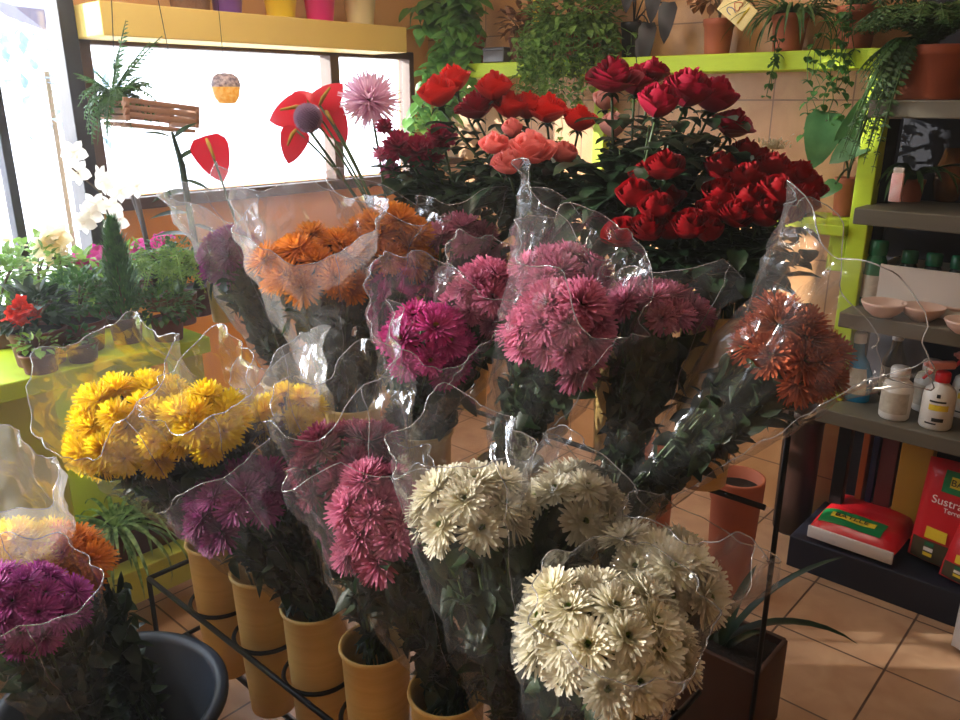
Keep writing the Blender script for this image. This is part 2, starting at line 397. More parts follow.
# ------------------------------------------------------------------ wrapped bouquets
def crumple(p, s):
    return noise.noise(p * 5 + V((s, 0, 0))) * .022 + abs(noise.noise(p * 13 + V((0, s, 0)))) * .024 + abs(noise.noise(p * 31 + V((0, 0, s)))) * .010
def bouquet(label, key, neck, H, ra, rb, n, hr, ext=.1, group=None, seed=1, mat='film', flare=1.1, sub=.1, lo=-.35, wrap=True, squash=.85, lean=None, skirt=.25, leafm='leaf_mum'):
    R = random.Random(seed); neck = V(neck); H = V(H); ax = (H - neck); Lh = ax.length; ax.normalize()
    foot = neck - ax * sub; n = int(n * 1.4); hr *= .95
    root = thing('chrysanthemum_bouquet', label, 'bouquet', foot, group=group)
    hd, u, w = frame(ax, V((HX, HY, 0)))
    Hl = H - foot; L = Hl.length
    hp = []
    for i in range(n):                                                # heads packed over a dome
        z = 1 - (i + .5) / n * (1 - lo); f = i * 2.39996 + seed; r = math.sqrt(max(0, 1 - z * z))
        q = V((r * math.cos(f), r * math.sin(f), z)) + V((R.uniform(-.12, .12), R.uniform(-.12, .12), R.uniform(-.12, .12)))
        p = Hl + u * q.x * ra + w * q.y * ra * squash + ax * q.z * rb
        nd = (u * q.x / ra + w * q.y / (ra * squash) + ax * q.z / rb).normalized() + ax * .35 + V((0, 0, .15)); nd.normalize()
        s = hr * R.uniform(.86, 1.1); o = link('flower_head', HEADS[key][i % 3], root, p - nd * hr * .4)
        o.scale = (s, s, s * R.uniform(.85, 1.05)); aim(o, nd, R.uniform(0, 6)); hp.append((p, nd))
    mb = MB()                                                         # stems and leaves
    for p, nd in hp:
        f0 = V((R.uniform(-.03, .03), R.uniform(-.03, .03), 0)); mid = p * .55 + f0 * .4 - (p - Hl) * .25
        tube(mb, bezier(f0, mid, p - nd * hr * .5, 7), .0028, 5, 1)
    for k in range(int(n * 20 + 220)):
        p, nd = hp[k % n]; t = R.uniform(.22, .86); c = Hl * t + (p - Hl) * t * t * .95
        a = R.uniform(0, 2 * PI); out = (u * math.cos(a) + w * math.sin(a)); base = c + out * R.uniform(0, .01 + .02 * t)
        d = out * R.uniform(.05, .55) + ax * R.uniform(.35, 1.2) * (1 if k % 4 else -.5); LL = R.uniform(.035, .066)
        leaf(mb, base, d, ax + V((R.uniform(-.5, .5), R.uniform(-.5, .5), R.uniform(-.3, .3))), LL, LL * .55, R.uniform(-.3, 1.1), 4, .2, 0, 'oval' if k % 2 else 'lance')
    mb.build('foliage', [M[leafm], M['stem']], root)
    if wrap:
        sl = MB(); ns, nr = 84, 26; rows = []; ph = R.uniform(0, 6); r_n = .042; ph2 = R.uniform(0, 6)
        t0 = sub / L + .04; zend = L + rb * .55
        for i in range(nr + 1):
            row = []
            for k in range(ns):
                a = 2 * PI * k / ns
                top = zend + ext * (.55 + .35 * math.sin(a + ph) + .42 * abs(((a * 2 + ph2) / PI) % 2 - 1) ** 2.2 + .1 * math.sin(a * 5 + ph))
                t = i / nr; zz = L * t0 + (top - L * t0) * t
                q = zz / L
                base = r_n + (ra + .012 - r_n) * min(1, max(0, (q - t0) / (1 - t0))) ** .85
                if q > 1: base *= 1 + (flare - 1) * (q - 1) / max(.01, (top / L - 1))
                ell = 1 if abs(math.cos(a)) > 0 else 1
                cu, sn = math.cos(a), math.sin(a) * (squash + (1 - squash) * .3)
                pleat = 1 + (.035 * math.sin(a * 7 + ph * 3 + q * 2) + .03 * math.sin(a * 11 - q * 3)) * min(1, q)
                p = u * cu * base * pleat + w * sn * base * pleat + ax * zz
                rad = (u * cu + w * sn).normalized(); e = .35 + .65 * min(1, q)
                dz = crumple(p, seed * 3.7) * e * (1 + .8 * max(0, q - 1) / .3)
                p = p + rad * dz + (noise.noise_vector(p * 9 + V((seed, 3, 1))) * .012 + noise.noise_vector(p * 24 + V((2, seed, 1))) * .005) * e
                row.append(p)
            rows.append(row)
        sl.grid(rows, 0, closed=True)
        so = sl.build('plastic_sleeve', [M[mat]], root)
        e = MB(); tube(e, rows[-1] + rows[-1][:1], .0011, 5, cap=False); tube(e, [r[R.randrange(ns) * 0 + ns // 3] for r in rows], .0008, 5); e.build('sleeve_edge_glint', [M['edgeglint']], so)  # pale tubes added along rim and seam to imitate bright edge glints
    return root

# ================================================================== THE SETTING
XW, YW, X0, Y0, ZC = 3.0, 3.03, -1.7, -2.2, 2.7
def struct(name, mats, parts, parent=None, bev=0):
    mb = MB()
    for (a, b, *m) in parts:
        c = [(p + q) / 2 for p, q in zip(a, b)]; s = [abs(q - p) for p, q in zip(a, b)]
        box(mb, c, s, m[0] if m else 0, bev)
    o = mb.build(name, mats, parent, smooth=False)
    if not parent: tag(o, kind='structure')
    return o
struct('floor', M['floor'], [((X0, Y0, -.1), (XW + .1, YW + .1, 0))])
struct('ceiling', M['ceil'], [((X0, Y0, ZC), (XW + .1, YW + .1, ZC + .1))])
struct('wall_right', M['walltile'], [((XW, Y0, 0), (XW + .1, YW + .1, ZC))])
struct('wall_back', M['paint'], [((X0 - .1, Y0 - .1, 0), (XW + .1, Y0, ZC))])
struct('wall_near', M['paint'], [((X0 - .1, Y0, 0), (X0, YW + .1, ZC))])
WX0, WX1, WZ0, WZ1 = 1.285, 2.88, 1.25, 1.82
DX0, DX1, DZ1 = -1.5, 1.24, 2.35
struct('wall_left', [M['paint'], M['orange']], [
    ((DX1 + .03, YW, WZ1), (XW, YW + .1, ZC)), ((WX1, YW, 0), (XW, YW + .1, WZ1)), ((DX1 + .03, YW, 0), (WX1, YW + .1, WZ0), 1),
    ((DX1 + .03, YW, WZ0), (WX0, YW + .1, WZ1)), ((X0, YW, DZ1), (DX1 + .03, YW + .1, ZC)), ((X0, YW, 0), (DX0, YW + .1, DZ1)), ((DX0, YW, 0), (DX1 + .03, YW + .1, .12))])
w = struct('window_1', M['brown_wood'], [((WX0, YW - .03, WZ0 - .045), (WX1, YW + .06, WZ0)), ((WX0, YW - .02, WZ1 - .035), (WX1, YW + .06, WZ1)),
    ((WX0, YW - .02, WZ0), (WX0 + .04, YW + .06, WZ1)), ((2.37, YW - .02, WZ0), (2.42, YW + .06, WZ1)), ((WX1 - .03, YW - .02, WZ0), (WX1, YW + .06, WZ1))], bev=.004)
struct('pane', M['glass'], [((WX0 + .04, YW + .02, WZ0), (WX1 - .04, YW + .026, WZ1 - .035))], w)
d = struct('door_1', M['mullion'], [((DX1 - .025, YW - .06, .1), (DX1 + .03, YW + .05, DZ1)), ((DX0, YW - .04, DZ1 - .05), (DX1, YW + .04, DZ1)), ((DX0, YW - .04, .1), (DX1, YW + .04, .2)),
    ((.985, YW - .02, .2), (1.015, YW + .04, DZ1 - .05)), ((-.1, YW - .03, .2), (-.04, YW + .04, DZ1 - .05)), ((DX0, YW - .03, .2), (DX0 + .05, YW + .04, DZ1 - .05))], bev=.003)
struct('pane', M['glass'], [((DX0 + .05, YW, .2), (DX1 - .02, YW + .006, DZ1 - .05))], d)
# outside, blown out by daylight
struct('pavement', M['out'], [((-12, YW + .1, -.2), (16, 16, -.1))])
struct('street_wall', M['outwall'], [((-12, 12, -.1), (16, 12.4, 3.2))])
mb = MB(); a = at(14, 6, Y=4.6); b = at(48, 10, Y=4.6); c = at(46, 31, Y=4.6)
mb.add([a, b, c, a + V((0, .5, .1)), b + V((0, .5, .1)), c + V((0, .5, .1))], [(0, 1, 2), (3, 5, 4), (0, 3, 4, 1), (1, 4, 5, 2), (2, 5, 3, 0)])
tag(mb.build('street_awning', M['outdark'], smooth=False), 'grey corner of an awning seen through the door glass', 'awning')
mb = MB(); R = random.Random(5); c = at(44, 56, Y=6.2)
for k in range(70):
    q = V((R.gauss(0, .16), R.gauss(0, .16), R.gauss(0, .2)))
    leaf(mb, c + q, V((R.uniform(-1, 1), R.uniform(-1, 1), R.uniform(-1, .4))), V((0, 0, 1)), .12, .07, .4, 2)
t = thing('street_tree', 'hazy blue tree standing beyond the door glass', 'tree', (0, 0, 0))
mb.build('foliage', M['outtree'], t); mb = MB(); tube(mb, [V((c.x, c.y, -.1)), V((c.x, c.y, c.z - .1))], .018, 8); mb.build('trunk', M['trunk'], t)

c = V((-2.05, 6.2, 2.55)); mb = MB(); t = thing('street_tree', 'unseen slim leafy tree added outside to shade the shelving from sun', 'tree', (0, 0, 0))  # added out of view: its crown keeps the sun off the shelving
for k in range(1100):
    z = R.uniform(-1, 1); a = R.uniform(0, 6.3); q = V((math.cos(a) * .45 * math.sqrt(1 - z * z), math.sin(a) * .45 * math.sqrt(1 - z * z), z * .72)) * R.uniform(.3, 1)
    leaf(mb, c + q, V((R.uniform(-1, 1), R.uniform(-1, 1), R.uniform(-1, .4))), V((0, 0, 1)), .16, .11, .4, 2)
mb.build('foliage', M['outtree'], t); mb = MB(); tube(mb, [V((c.x, c.y, -.1)), V((c.x, c.y, c.z))], .045, 8); mb.build('trunk', M['trunk'], t)

# ------------------------------------------------------------------ lime wall shelf, shelf unit, beam shelf, bench
LZ = 1.755
t = thing('wall_shelf', 'long lime green plank shelf on the tiled wall under potted plants', 'shelf', (2.9, 1.7, LZ - .06))
def part(name, mats, boxes, root, bev=.004):
    mb = MB(); o = root.location
    for (a, b, *m) in boxes:
        box(mb, [(p + q) / 2 - oo for p, q, oo in zip(a, b, o)], [abs(q - p) for p, q in zip(a, b)], m[0] if m else 0, bev)
    return mb.build(name, mats, root, smooth=False)
part('plank', M['lime'], [((2.80, .86, LZ - .06), (2.995, 2.75, LZ))], t)
part('post', M['lime'], [((2.93, 1.93, 1.25), (2.9995, 1.985, LZ - .06))], t)
t = thing('corner_shelf', 'small lime green bracket shelf and post at the end of the grey shelving', 'shelf', (2.8, .9, 1.18))
part('plank', M['lime'], [((2.70, .845, 1.18), (2.9995, 1.17, 1.215))], t)
part('post', M['lime'], [((2.73, .785, .57), (2.79, .844, 1.70))], t)
part('bracket', M['lime'], [((2.735, .845, 1.06), (2.785, .90, 1.178))], t)
part('shelf_arm', M['lime'], [((2.73, .79, 1.70), (2.79, .859, 1.75))], t)
t = thing('shelf_unit', 'tall grey and navy shelving filled with garden products along the tiled wall', 'shelving', (2.8, -.2, 0))
SH = [1.6, 1.285, .955, .62]
for z in SH:
    part('shelf_board', M['greywood'], [((2.62, -1.3, z - .05), (2.97, .80 if z != .62 else .83, z))], t)
part('plinth', M['navy'], [((2.62, -1.3, 0), (2.97, .86, .12))], t)
part('back_panel', M['navyback'], [((2.972, -1.3, .12), (2.992, .80, 1.9))], t)
part('upright', M['black_metal'], [((2.80, .756, .12), (2.84, .80, 1.545))], t)
part('upright', M['black_metal'], [((2.80, -1.3, .12), (2.84, -1.26, 1.545))], t)
t = thing('beam_shelf', 'pale yellow boxed shelf above the window holding coloured pots', 'shelf', (1.9, 2.9, 1.80))
part('board', M['yellow_beam'], [((1.27, 2.78, 1.80), (2.62, 3.025, 1.905))], t)
BZ = .90
t = thing('lime_bench', 'lime painted plant bench below the window', 'bench', (.4, 2.6, 0))
part('bench_top', M['lime'], [((-.7, 2.22, BZ - .05), (1.22, 3.0, BZ))], t)
part('front_panel', M['limedull'], [((-.7, 2.26, .26), (.76, 2.29, BZ - .05))], t)
part('back_panel', M['limedull'], [((.76, 2.60, .235), (1.2, 2.63, BZ - .05))], t)
part('low_shelf', M['limedull'], [((-.7, 2.2, .12), (1.15, 2.70, .235))], t)
for x in (-.66, .80, 1.16): part('leg', M['limedull'], [((x - .04, 2.24, 0), (x + .04, 2.32, 0.12 if x < 1.1 else BZ - .05))], t)

# ------------------------------------------------------------------ flower rack and vases
t = thing('flower_rack', 'black iron three-tier rack holding rows of ochre vases', 'rack', (1.3, 1.1, 0))
def rod(name, pts, r=.007):
    mb = MB(); o = t.location
    for p in pts: tube(mb, [V(q) - o for q in p], r, 8)
    return mb.build(name, M['black_metal'], t)
TX, TB, RIM = (.91, 1.24, 1.57), (.11, .44, .77), (.515, .845, 1.175)
RY0, RY1 = .575, 1.98
for x, b in zip(TX, TB):
    rod('rail', [[(x - .085, RY0, b + .22), (x - .085, RY1, b + .22)]]); rod('rail', [[(x + .085, RY0, b + .22), (x + .085, RY1, b + .22)]])
    rod('base_rail', [[(x, RY0, b - .012), (x, RY1, b - .012)]])
for y in (RY0, RY1):
    for x, b in zip(TX, TB):
        if y == RY0 and x == TX[2]: continue
        rod('post', [[(x - .085, y, .0), (x - .085, y, b + .22)]])
        rod('cross_bar', [[(x - .085, y, b + .22), (x + .085, y, b + .22)]])
        rod('cross_bar', [[(x - .085, y, b - .012), (x + .085, y, b - .012)]])
    rod('post', [[(1.655, y, 0), (1.655, y, .98)]], .0065)
    rod('foot_bar', [[(.825, y, .008), (1.655, y, .008)]])
VY = [[1.74, 1.53, 1.32, 1.11, .90, .69], [1.84, 1.56, 1.30, 1.02, .74], [1.75, 1.46, 1.17, .95, .73]]
def vase_mesh(sunk=0):
    mb = MB(); lathe(mb, [(.0, .0), (.052, .0), (.057, .004), (.062, .1), (.068, .25), (.072, .385), (.076, .392), (.078, .398), (.077, .404), (.072, .404), (.069, .39), (.064, .2), (.056, .02), (0, .018)], 40)
    return mb.mesh('vase', M['vase'] and [M['vase']])
VM = vase_mesh()
def ring_mesh():
    mb = MB(); tube(mb, [V((.082 * math.cos(a), .082 * math.sin(a), 0)) for a in [2 * PI * k / 32 for k in range(33)]], .0055, 6, cap=False); return mb.mesh('ring', [M['black_metal']])
RM = ring_mesh()
order = ['end vase', 'second vase', 'third vase', 'fourth vase', 'fifth vase', 'last vase']
held = [['yellow chrysanthemums in a wide fan', 'yellow chrysanthemums under a crumpled sleeve', 'purple chrysanthemums', 'dark mauve chrysanthemums', 'pink chrysanthemums', 'white chrysanthemums'],
        ['plum chrysanthemums', 'orange chrysanthemums', 'magenta-pink chrysanthemums', 'large pink chrysanthemums', 'rust chrysanthemums'],
        ['anthuriums and the lilac chrysanthemum', 'dark carnations', 'scarlet and pink roses', 'deep crimson roses', 'low red roses']]
tier = ['front', 'middle', 'back']
for i in range(3):
    for y, h in zip(VY[i], held[i]):
        o = link('ochre_vase', VM, None, (TX[i], y, TB[i])); tag(o, f'ochre vase on the {tier[i]} rack tier holding {h}', 'vase', 'ochre vases in the rack')
        r = link('ring', RM, t, V((TX[i], y, TB[i] + .22)) - t.location)

# ------------------------------------------------------------------ goods on the shelving
def bottle(name, label, cat, pos, prof, body, cap=None, lab=None, rz=0, group=None, capprof=None, labr=None):
    r = thing(name, label, cat, pos, rz, group)
    mb = MB(); lathe(mb, prof, 28); mb.build('body', M[body], r)
    if capprof: mb = MB(); lathe(mb, capprof, 24); mb.build('cap', M[cap], r)
    if lab:
        mb = MB(); R0, z0, z1 = labr
        rows = [[V((R0 * math.cos(a), R0 * math.sin(a), z)) for a in [PI + (-1.1 + 2.2 * k / 14) for k in range(15)]] for z in (z0, z1)]
        mb.grid(rows); mb.build('label', M[lab], r)
    return r
JAR = [(0, 0), (.040, 0), (.045, .006), (.046, .03), (.046, .10), (.040, .122), (.026, .132), (.024, .14)]
JC = [(.027, .135), (.029, .137), (.029, .168), (.026, .172), (0, .172)]
bottle('product_jar', 'white plastic jar with white cap near the middle of the navy-topped shelf', 'jar', at(893, 417, Z=SH[3]), JAR, 'bottle_white', 'cap_white', 'label', 0, 'white product jars', JC, (.0468, .025, .095))
bottle('product_jar', 'shadowed white jar standing behind the front capped jar', 'jar', at(914, 416, Z=SH[3]) + V((.09, -.01, 0)), JAR, 'bottle_white', 'cap_white', 'label', 0, 'white product jars', JC, (.0468, .025, .095))
SPB = [(0, 0), (.043, 0), (.047, .006), (.047, .10), (.042, .125), (.026, .14), (.018, .146), (.018, .155)]
def spray(label, pos, rz=0):
    r = bottle('spray_bottle', label, 'spray bottle', pos, SPB, 'bottle_white', 'cap_red', None, rz, 'white spray bottles', [(.021, .15), (.022, .152), (.022, .178), (.018, .182), (0, .182)])
    mb = MB(); box(mb, (-.012, 0, .203), (.085, .024, .026), 0, .008); box(mb, (-.058, 0, .206), (.014, .012, .012), 0, .003); h = mb.build('spray_head', M['trig'], r); h.rotation_euler = (0, 0, -1.0)
    mb = MB(); tube(mb, [V((-.03, 0, .195)), V((-.045, 0, .178)), V((-.062, 0, .158))], [.006, .006, .004], 8); mb.build('trigger', M['cap_red'], h)
    mb = MB()
    for z0, z1, a0, a1 in ((.066, .085, -.5, .7),):
        mb.grid([[V((.0476 * math.cos(PI + a0 + (a1 - a0) * k / 8), .0476 * math.sin(PI + a0 + (a1 - a0) * k / 8), z)) for k in range(9)] for z in (z0, z1)])
    mb.build('yellow_mark', M['label_y'], r)
    mb = MB()
    for z0, z1, a0, a1 in ((.092, .098, -.5, .5), (.03, .042, -.2, .5), (.02, .025, -.6, .1), (.108, .120, -.12, .1)):
        mb = MB(); mb.grid([[V((.0477 * math.cos(PI + a0 + (a1 - a0) * k / 8), .0477 * math.sin(PI + a0 + (a1 - a0) * k / 8), z)) for k in range(9)] for z in (z0, z1)]); mb.build('printed_mark', M['ink'], r)
    return r
spray('white spray bottle with red collar and yellow mark at the front of the shelf', at(934, 426, Z=SH[3]), .15)
spray('white spray bottle half hidden behind another spray bottle', at(958, 421, Z=SH[3]) + V((.07, 0, 0)), .1)
mb = None
r = thing('blue_bottle', 'bright blue bottle with printed label at the end of the lower shelf', 'bottle', at(851, 399, Z=SH[3]))
mb = MB(); rows = []
for z, k in ((0, .85), (.006, .95), (.05, 1), (.10, .92), (.14, .66), (.165, .36), (.20, .3), (.205, .28)):
    rows.append([V((.032 * k * math.cos(a), .06 * k * math.sin(a), z)) for a in [2 * PI * j / 28 for j in range(28)]])
mb.grid(rows, closed=True); disc(mb, .02, .204); mb.build('body', M['bottle_blue'], r)
mb = MB(); mb.grid([[V((-.0335 * k * math.cos(a), -.0615 * k * math.sin(a), z)) for a in [-.9 + 1.8 * j / 10 for j in range(11)]] for z, k in ((.03, 1), (.06, 1), (.09, .955), (.12, .82))]); mb.build('label', M['label'], r)
mb = MB(); lathe(mb, [(.021, .204), (.021, .235), (.018, .24), (0, .24)], 20); mb.build('cap', M['cap_white'], r)
bottle('green_bottle', 'slim dark bottle beside the blue bottle on the lower shelf', 'bottle', at(878, 404, Z=SH[3]) + V((.12, 0, 0)), [(0, 0), (.036, 0), (.038, .01), (.038, .13), (.02, .17), (.016, .2)], 'bottle_dark', 'cap_white', 'label', 0, None, [(.018, .2), (.018, .225), (0, .225)], (.0388, .03, .11))
GB = [(0, 0), (.036, 0), (.039, .008), (.039, .12), (.033, .16), (.026, .175), (.025, .18)]
GC = [(.03, .178), (.031, .18), (.03, .222), (.026, .228), (0, .228)]
for px, py, dx, body, lb, sc_ in ((868, 306, .02, 'bottle_green', 'green capped bottle nearest the lime post on the middle shelf', .95), (886, 300, .12, 'bottle_dark', 'dark bottle standing in front of the white carton', 1.0)):
    b = bottle('green_bottle' if body == 'bottle_green' else 'dark_bottle', lb, 'bottle', at(px, py, Z=SH[2]) + V((dx, 0, 0)), GB, body, body, 'label', 0, None, GC, (.0397, .03, .11)); b.scale = (sc_, sc_, sc_)
# white carton with bottle tops showing over it
p = at(905, 297, Z=SH[2]) + V((.12, 0, 0))
r = thing('white_carton', 'white cardboard display carton on the middle shelf', 'carton', (2.83, p.y - .17, SH[2]))
mb = MB(); wy, wx, hz = .40, .16, .145
box(mb, (-wx / 2, 0, hz / 2), (.006, wy, hz), 0, .001); box(mb, (wx / 2, 0, hz / 2), (.006, wy, hz), 0, .001); box(mb, (0, wy / 2, hz / 2), (wx, .006, hz), 0, .001); box(mb, (0, -wy / 2, hz / 2), (wx, .006, hz), 0, .001); box(mb, (0, 0, .003), (wx, wy, .006), 0, .001)
mb.build('carton_body', M['card'], r, smooth=False)
for k in range(5):
    bottle('carton_bottle', 'dark green bottle packed in the white carton', 'bottle', (2.83, p.y - .03 - .071 * k, SH[2] + .007), [(0, 0), (.03, 0), (.032, .01), (.032, .11), (.022, .135), (.02, .14)], 'bottle_dark', 'bottle_green', None, 0, 'bottles in the white carton', [(.024, .138), (.025, .14), (.025, .175), (.02, .18), (0, .18)])
BW = [(0, .004), (.025, .004), (.03, 0), (.034, .004), (.055, .02), (.068, .042), (.07, .05), (.066, .05), (.05, .026), (.02, .012), (0, .01)]
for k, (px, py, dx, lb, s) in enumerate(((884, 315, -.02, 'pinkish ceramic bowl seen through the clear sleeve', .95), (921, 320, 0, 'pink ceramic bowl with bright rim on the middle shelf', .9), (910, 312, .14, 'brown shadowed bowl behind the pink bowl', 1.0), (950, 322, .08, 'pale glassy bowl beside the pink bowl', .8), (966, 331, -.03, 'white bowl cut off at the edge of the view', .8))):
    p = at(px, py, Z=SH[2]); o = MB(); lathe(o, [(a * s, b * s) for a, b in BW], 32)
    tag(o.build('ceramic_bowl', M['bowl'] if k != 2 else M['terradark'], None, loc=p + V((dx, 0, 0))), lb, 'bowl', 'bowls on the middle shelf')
# gold glass vase on the upper shelf
o = MB(); lathe(o, [(0, 0), (.035, 0), (.042, .01), (.05, .06), (.046, .11), (.034, .15), (.03, .17), (.026, .17), (.03, .14), (.04, .1), (.03, .01), (0, .01)], 24)
tag(o.build('gold_vase', M['gold'], None, loc=at(956, 202, Z=SH[1]) + V((.0, .03, 0))), 'dark gold glass vase on the upper shelf', 'vase')
# soil bags on the plinth
def pillow(mb, sx, sy, sz, mat=0, n=12, seed=0, flat=.35, m2=None):
    """a filled sack: footprint sx x sy, thickness sz, seams at both x ends"""
    for side in (1, -1):
        rows = []
        for i in range(n + 1):
            row = []
            for j in range(n + 1):
                u, v = i / n * 2 - 1, j / n * 2 - 1
                h = ((1 - abs(u) ** 4) * (1 - abs(v) ** 4)) ** flat
                q = V((u * sx / 2 * (1 - .03 * (1 - abs(u)) * abs(v)), v * sy / 2 * (1 - .04 * abs(u) ** 3), 0))
                q.z = side * sz / 2 * h + noise.noise(q * 16 + V((seed, 0, 0))) * .006 * h
                row.append(q)
            rows.append(row if side > 0 else row[::-1])
        mb.grid(rows, mat if side > 0 or m2 is None else m2)
def text(s, size, mat, parent, loc, rot, name='lettering', ext=.0004):
    c = bpy.data.curves.new(name, 'FONT'); c.body = s; c.size = size; c.extrude = ext; c.align_x = 'LEFT'; c.align_y = 'CENTER'
    c.materials.append(mat); f = bpy.data.objects.new(name, c); COL.objects.link(f)
    me = bpy.data.meshes.new_from_object(f.evaluated_get(bpy.context.evaluated_depsgraph_get())); bpy.data.objects.remove(f)
    o = link(name, me, parent, loc); o.rotation_euler = rot; return o
def surf_patch(mb, sx, sy, sz, u0, u1, v0, v1, mat, lift=.0025, seed=0, n=6, flat=.35):
    rows = []
    for i in range(n + 1):
        row = []
        for j in range(n + 1):
            u = u0 + (u1 - u0) * i / n; v = v0 + (v1 - v0) * j / n
            h = ((1 - abs(u) ** 4) * (1 - abs(v) ** 4)) ** flat
            q = V((u * sx / 2 * (1 - .03 * (1 - abs(u)) * abs(v)), v * sy / 2 * (1 - .04 * abs(u) ** 3), 0)); q.z = sz / 2 * h + noise.noise(q * 16 + V((seed, 0, 0))) * .006 * h + lift
            row.append(q)
        rows.append(row)
    mb.grid(rows, mat)
# flat bag: local x along -Y of the room, y up the bag
PZ = .12
c = (at(808, 528, Z=PZ) + at(890, 563, Z=PZ)) / 2
r = thing('soil_bag', 'red potting soil bag lying flat on the navy plinth, sunlit across its end', 'soil bag', (2.79, .665, PZ + .047), 0)
BS = (.31, .29, .09)
mb = MB(); pillow(mb, .31, .29, .09, 0, 14, 1); b = mb.build('bag_body', M['bag_red'], r)
mb = MB(); surf_patch(mb, *BS, -.86, -.3, -.6, .85, 0, .0025, 1, 10); mb.build('green_band', M['bag_green'], r)
mb = MB(); surf_patch(mb, *BS, -.66, -.46, -.4, .62, 0, .0045, 1, 10); mb.build('yellow_label', M['bag_yellow'], r)
text('BATLLE', .034, M['ink'], r, (-.087, .078, .0505), (0, 0, -PI / 2))
mb = MB(); box(mb, (-.157, 0, -.010), (.010, .28, .044), 0, .004); mb.build('bag_seam', M['bag_white'], r)
# upright bag leaning against the shelf
def standing(label, pos, rz, w, h, th, tilt, printed=True, seed=3):
    r = thing('soil_bag', label, 'soil bag', pos); r.rotation_euler = (0, tilt, rz)
    mb = MB(); pillow(mb, w, h, th, 0, 14, seed)
    B = MB(); B.v = [V((-p[2], -p[0], p[1] + h / 2)) for p in mb.v]; B.f = mb.f; B.m = mb.m; B.t = mb.t
    B.build('bag_body', M['bag_red'], r)
    def patch(name, u0, u1, v0, v1, m, lift):
        q = MB(); surf_patch(q, w, h, th, u0, u1, v0, v1, 0, lift, seed, 8)
        B = MB(); B.v = [V((-p[2], -p[0], p[1] + h / 2)) for p in q.v]; B.f = q.f; B.m = q.m; B.t = q.t
        return B.build(name, m, r)
    patch('green_band', -.55, .8, .45, .86, M['bag_green'], .003)
    patch('yellow_label', -.4, .7, .56, .76, M['bag_yellow'], .0045)
    patch('photo_band', -.9, .9, -.93, -.52, M['bag_photo'], .003)
    patch('weight_label', -.66, -.2, -.48, -.26, M['bag_yellow'], .004)
    f = th / 2 + .007
    rx = (PI / 2, 0, -PI / 2)
    text('BATLLE', h * .085, M['ink'], r, (-f, w * .19, h * .83), rx)
    if printed:
        text('Sustrato para', h * .105, M['inkw'], r, (-f, w * .34, h * .64), rx)
        text('Terreau pour', h * .06, M['inkw'], r, (-f, w * .20, h * .565), rx)
    for k, m in enumerate((M['bottle_green'], M['card'], M['bag_yellow'])): patch('icon', -.62, -.42, -.62 - .1 * k, -.55 - .1 * k, m, .0055)
    return r
standing('red soil bag standing upright against the shelf with white lettering', (2.73, .365, PZ + .01), -.12, .29, .36, .09, .16)
standing('red soil bag with yellow patch standing in front of the lettered bag', (2.655, .27, PZ + .008), -.2, .26, .25, .08, .35, False, 5)
mb = MB(); r = thing('paper_sack', 'white paper sack on the tiled floor at the edge of the plinth', 'sack', (2.50, .20, .005))
pillow(mb, .2, .30, .12, 0, 12, 9); B = MB(); B.v = [V((p[2], p[0], p[1] + .15)) for p in mb.v]; B.f = mb.f; B.m = mb.m; B.t = mb.t; B.build('sack_body', M['bag_white'], r)
B = MB(); box(B, (0, 0, .30), (.012, .19, .02), 0, .003); B.build('folded_top', M['bag_white'], r)
# boxes and boards leaning at the end of the lowest bay
for nm, lb, y, m, w_, h_ in (('ochre_carton', 'tall ochre carton standing under the lower shelf', .56, 'boxgold', .10, .42), ('maroon_carton', 'narrow maroon carton beside the ochre carton', .645, 'boxred', .055, .42), ('navy_tube', 'dark navy strip standing beside the maroon carton', .69, 'boxnavy', .022, .43), ('copper_strip', 'shiny copper strip standing by the brown planter', .725, 'copper', .022, .42)):
    r = thing(nm, lb, 'carton', (2.90, y, PZ)); part('body', M[m], [((2.88, y - w_ / 2, PZ), (2.94, y + w_ / 2, PZ + h_))], r, .003); part('lid', M[m], [((2.878, y - w_ / 2 - .001, PZ + h_), (2.942, y + w_ / 2 + .001, PZ + h_ + .025))], r, .003)
# dark brown tall planter
p = at(803, 548, Z=0)
r = thing('brown_planter', 'tall dark brown cylindrical planter on the floor beside the plinth', 'planter', (2.89, .95, 0))
mb = MB(); lathe(mb, [(0, 0), (.064, 0), (.068, .01), (.07, .46), (.077, .465), (.077, .505), (.074, .51), (.069, .505), (.066, .4), (.06, .03), (0, .03)], 40); mb.build('planter_body', M['brownpipe'], r)
mb = MB(); lathe(mb, [(.0785, .468), (.08, .472), (.08, .48), (.0785, .484)], 40); mb.build('rim_band', M['brownpipe'], r)

# ================================================================== FLOWERS IN THE RACK
NF = [V((TX[0], y, RIM[0])) for y in VY[0]]; NM = [V((TX[1], y, RIM[1])) for y in VY[1]]; NB = [V((TX[2], y, RIM[2])) for y in VY[2]]
BQ = 'wrapped chrysanthemum bouquets'
bouquet('wide fan of yellow chrysanthemums in a clear sleeve leaning over the lime bench', 'yellow', NF[0], at(134, 424, d=1.74), .135, .08, 20, .045, .15, BQ, 1)
bouquet('yellow chrysanthemum bouquet under a crumpled sleeve beside the wide yellow fan', 'yellow', NF[1], at(206, 424, d=1.70), .085, .075, 11, .044, .10, BQ, 2)
bouquet('purple magenta chrysanthemum bouquet below the crumpled yellow one', 'plumpet', NF[2], at(240, 503, d=1.72), .12, .085, 16, .044, .07, BQ, 3)
bouquet('dark mauve chrysanthemum bouquet between the purple and the pink ones', 'mauve', NF[3], at(350, 470, d=1.62), .105, .10, 15, .044, .21, BQ, 4)
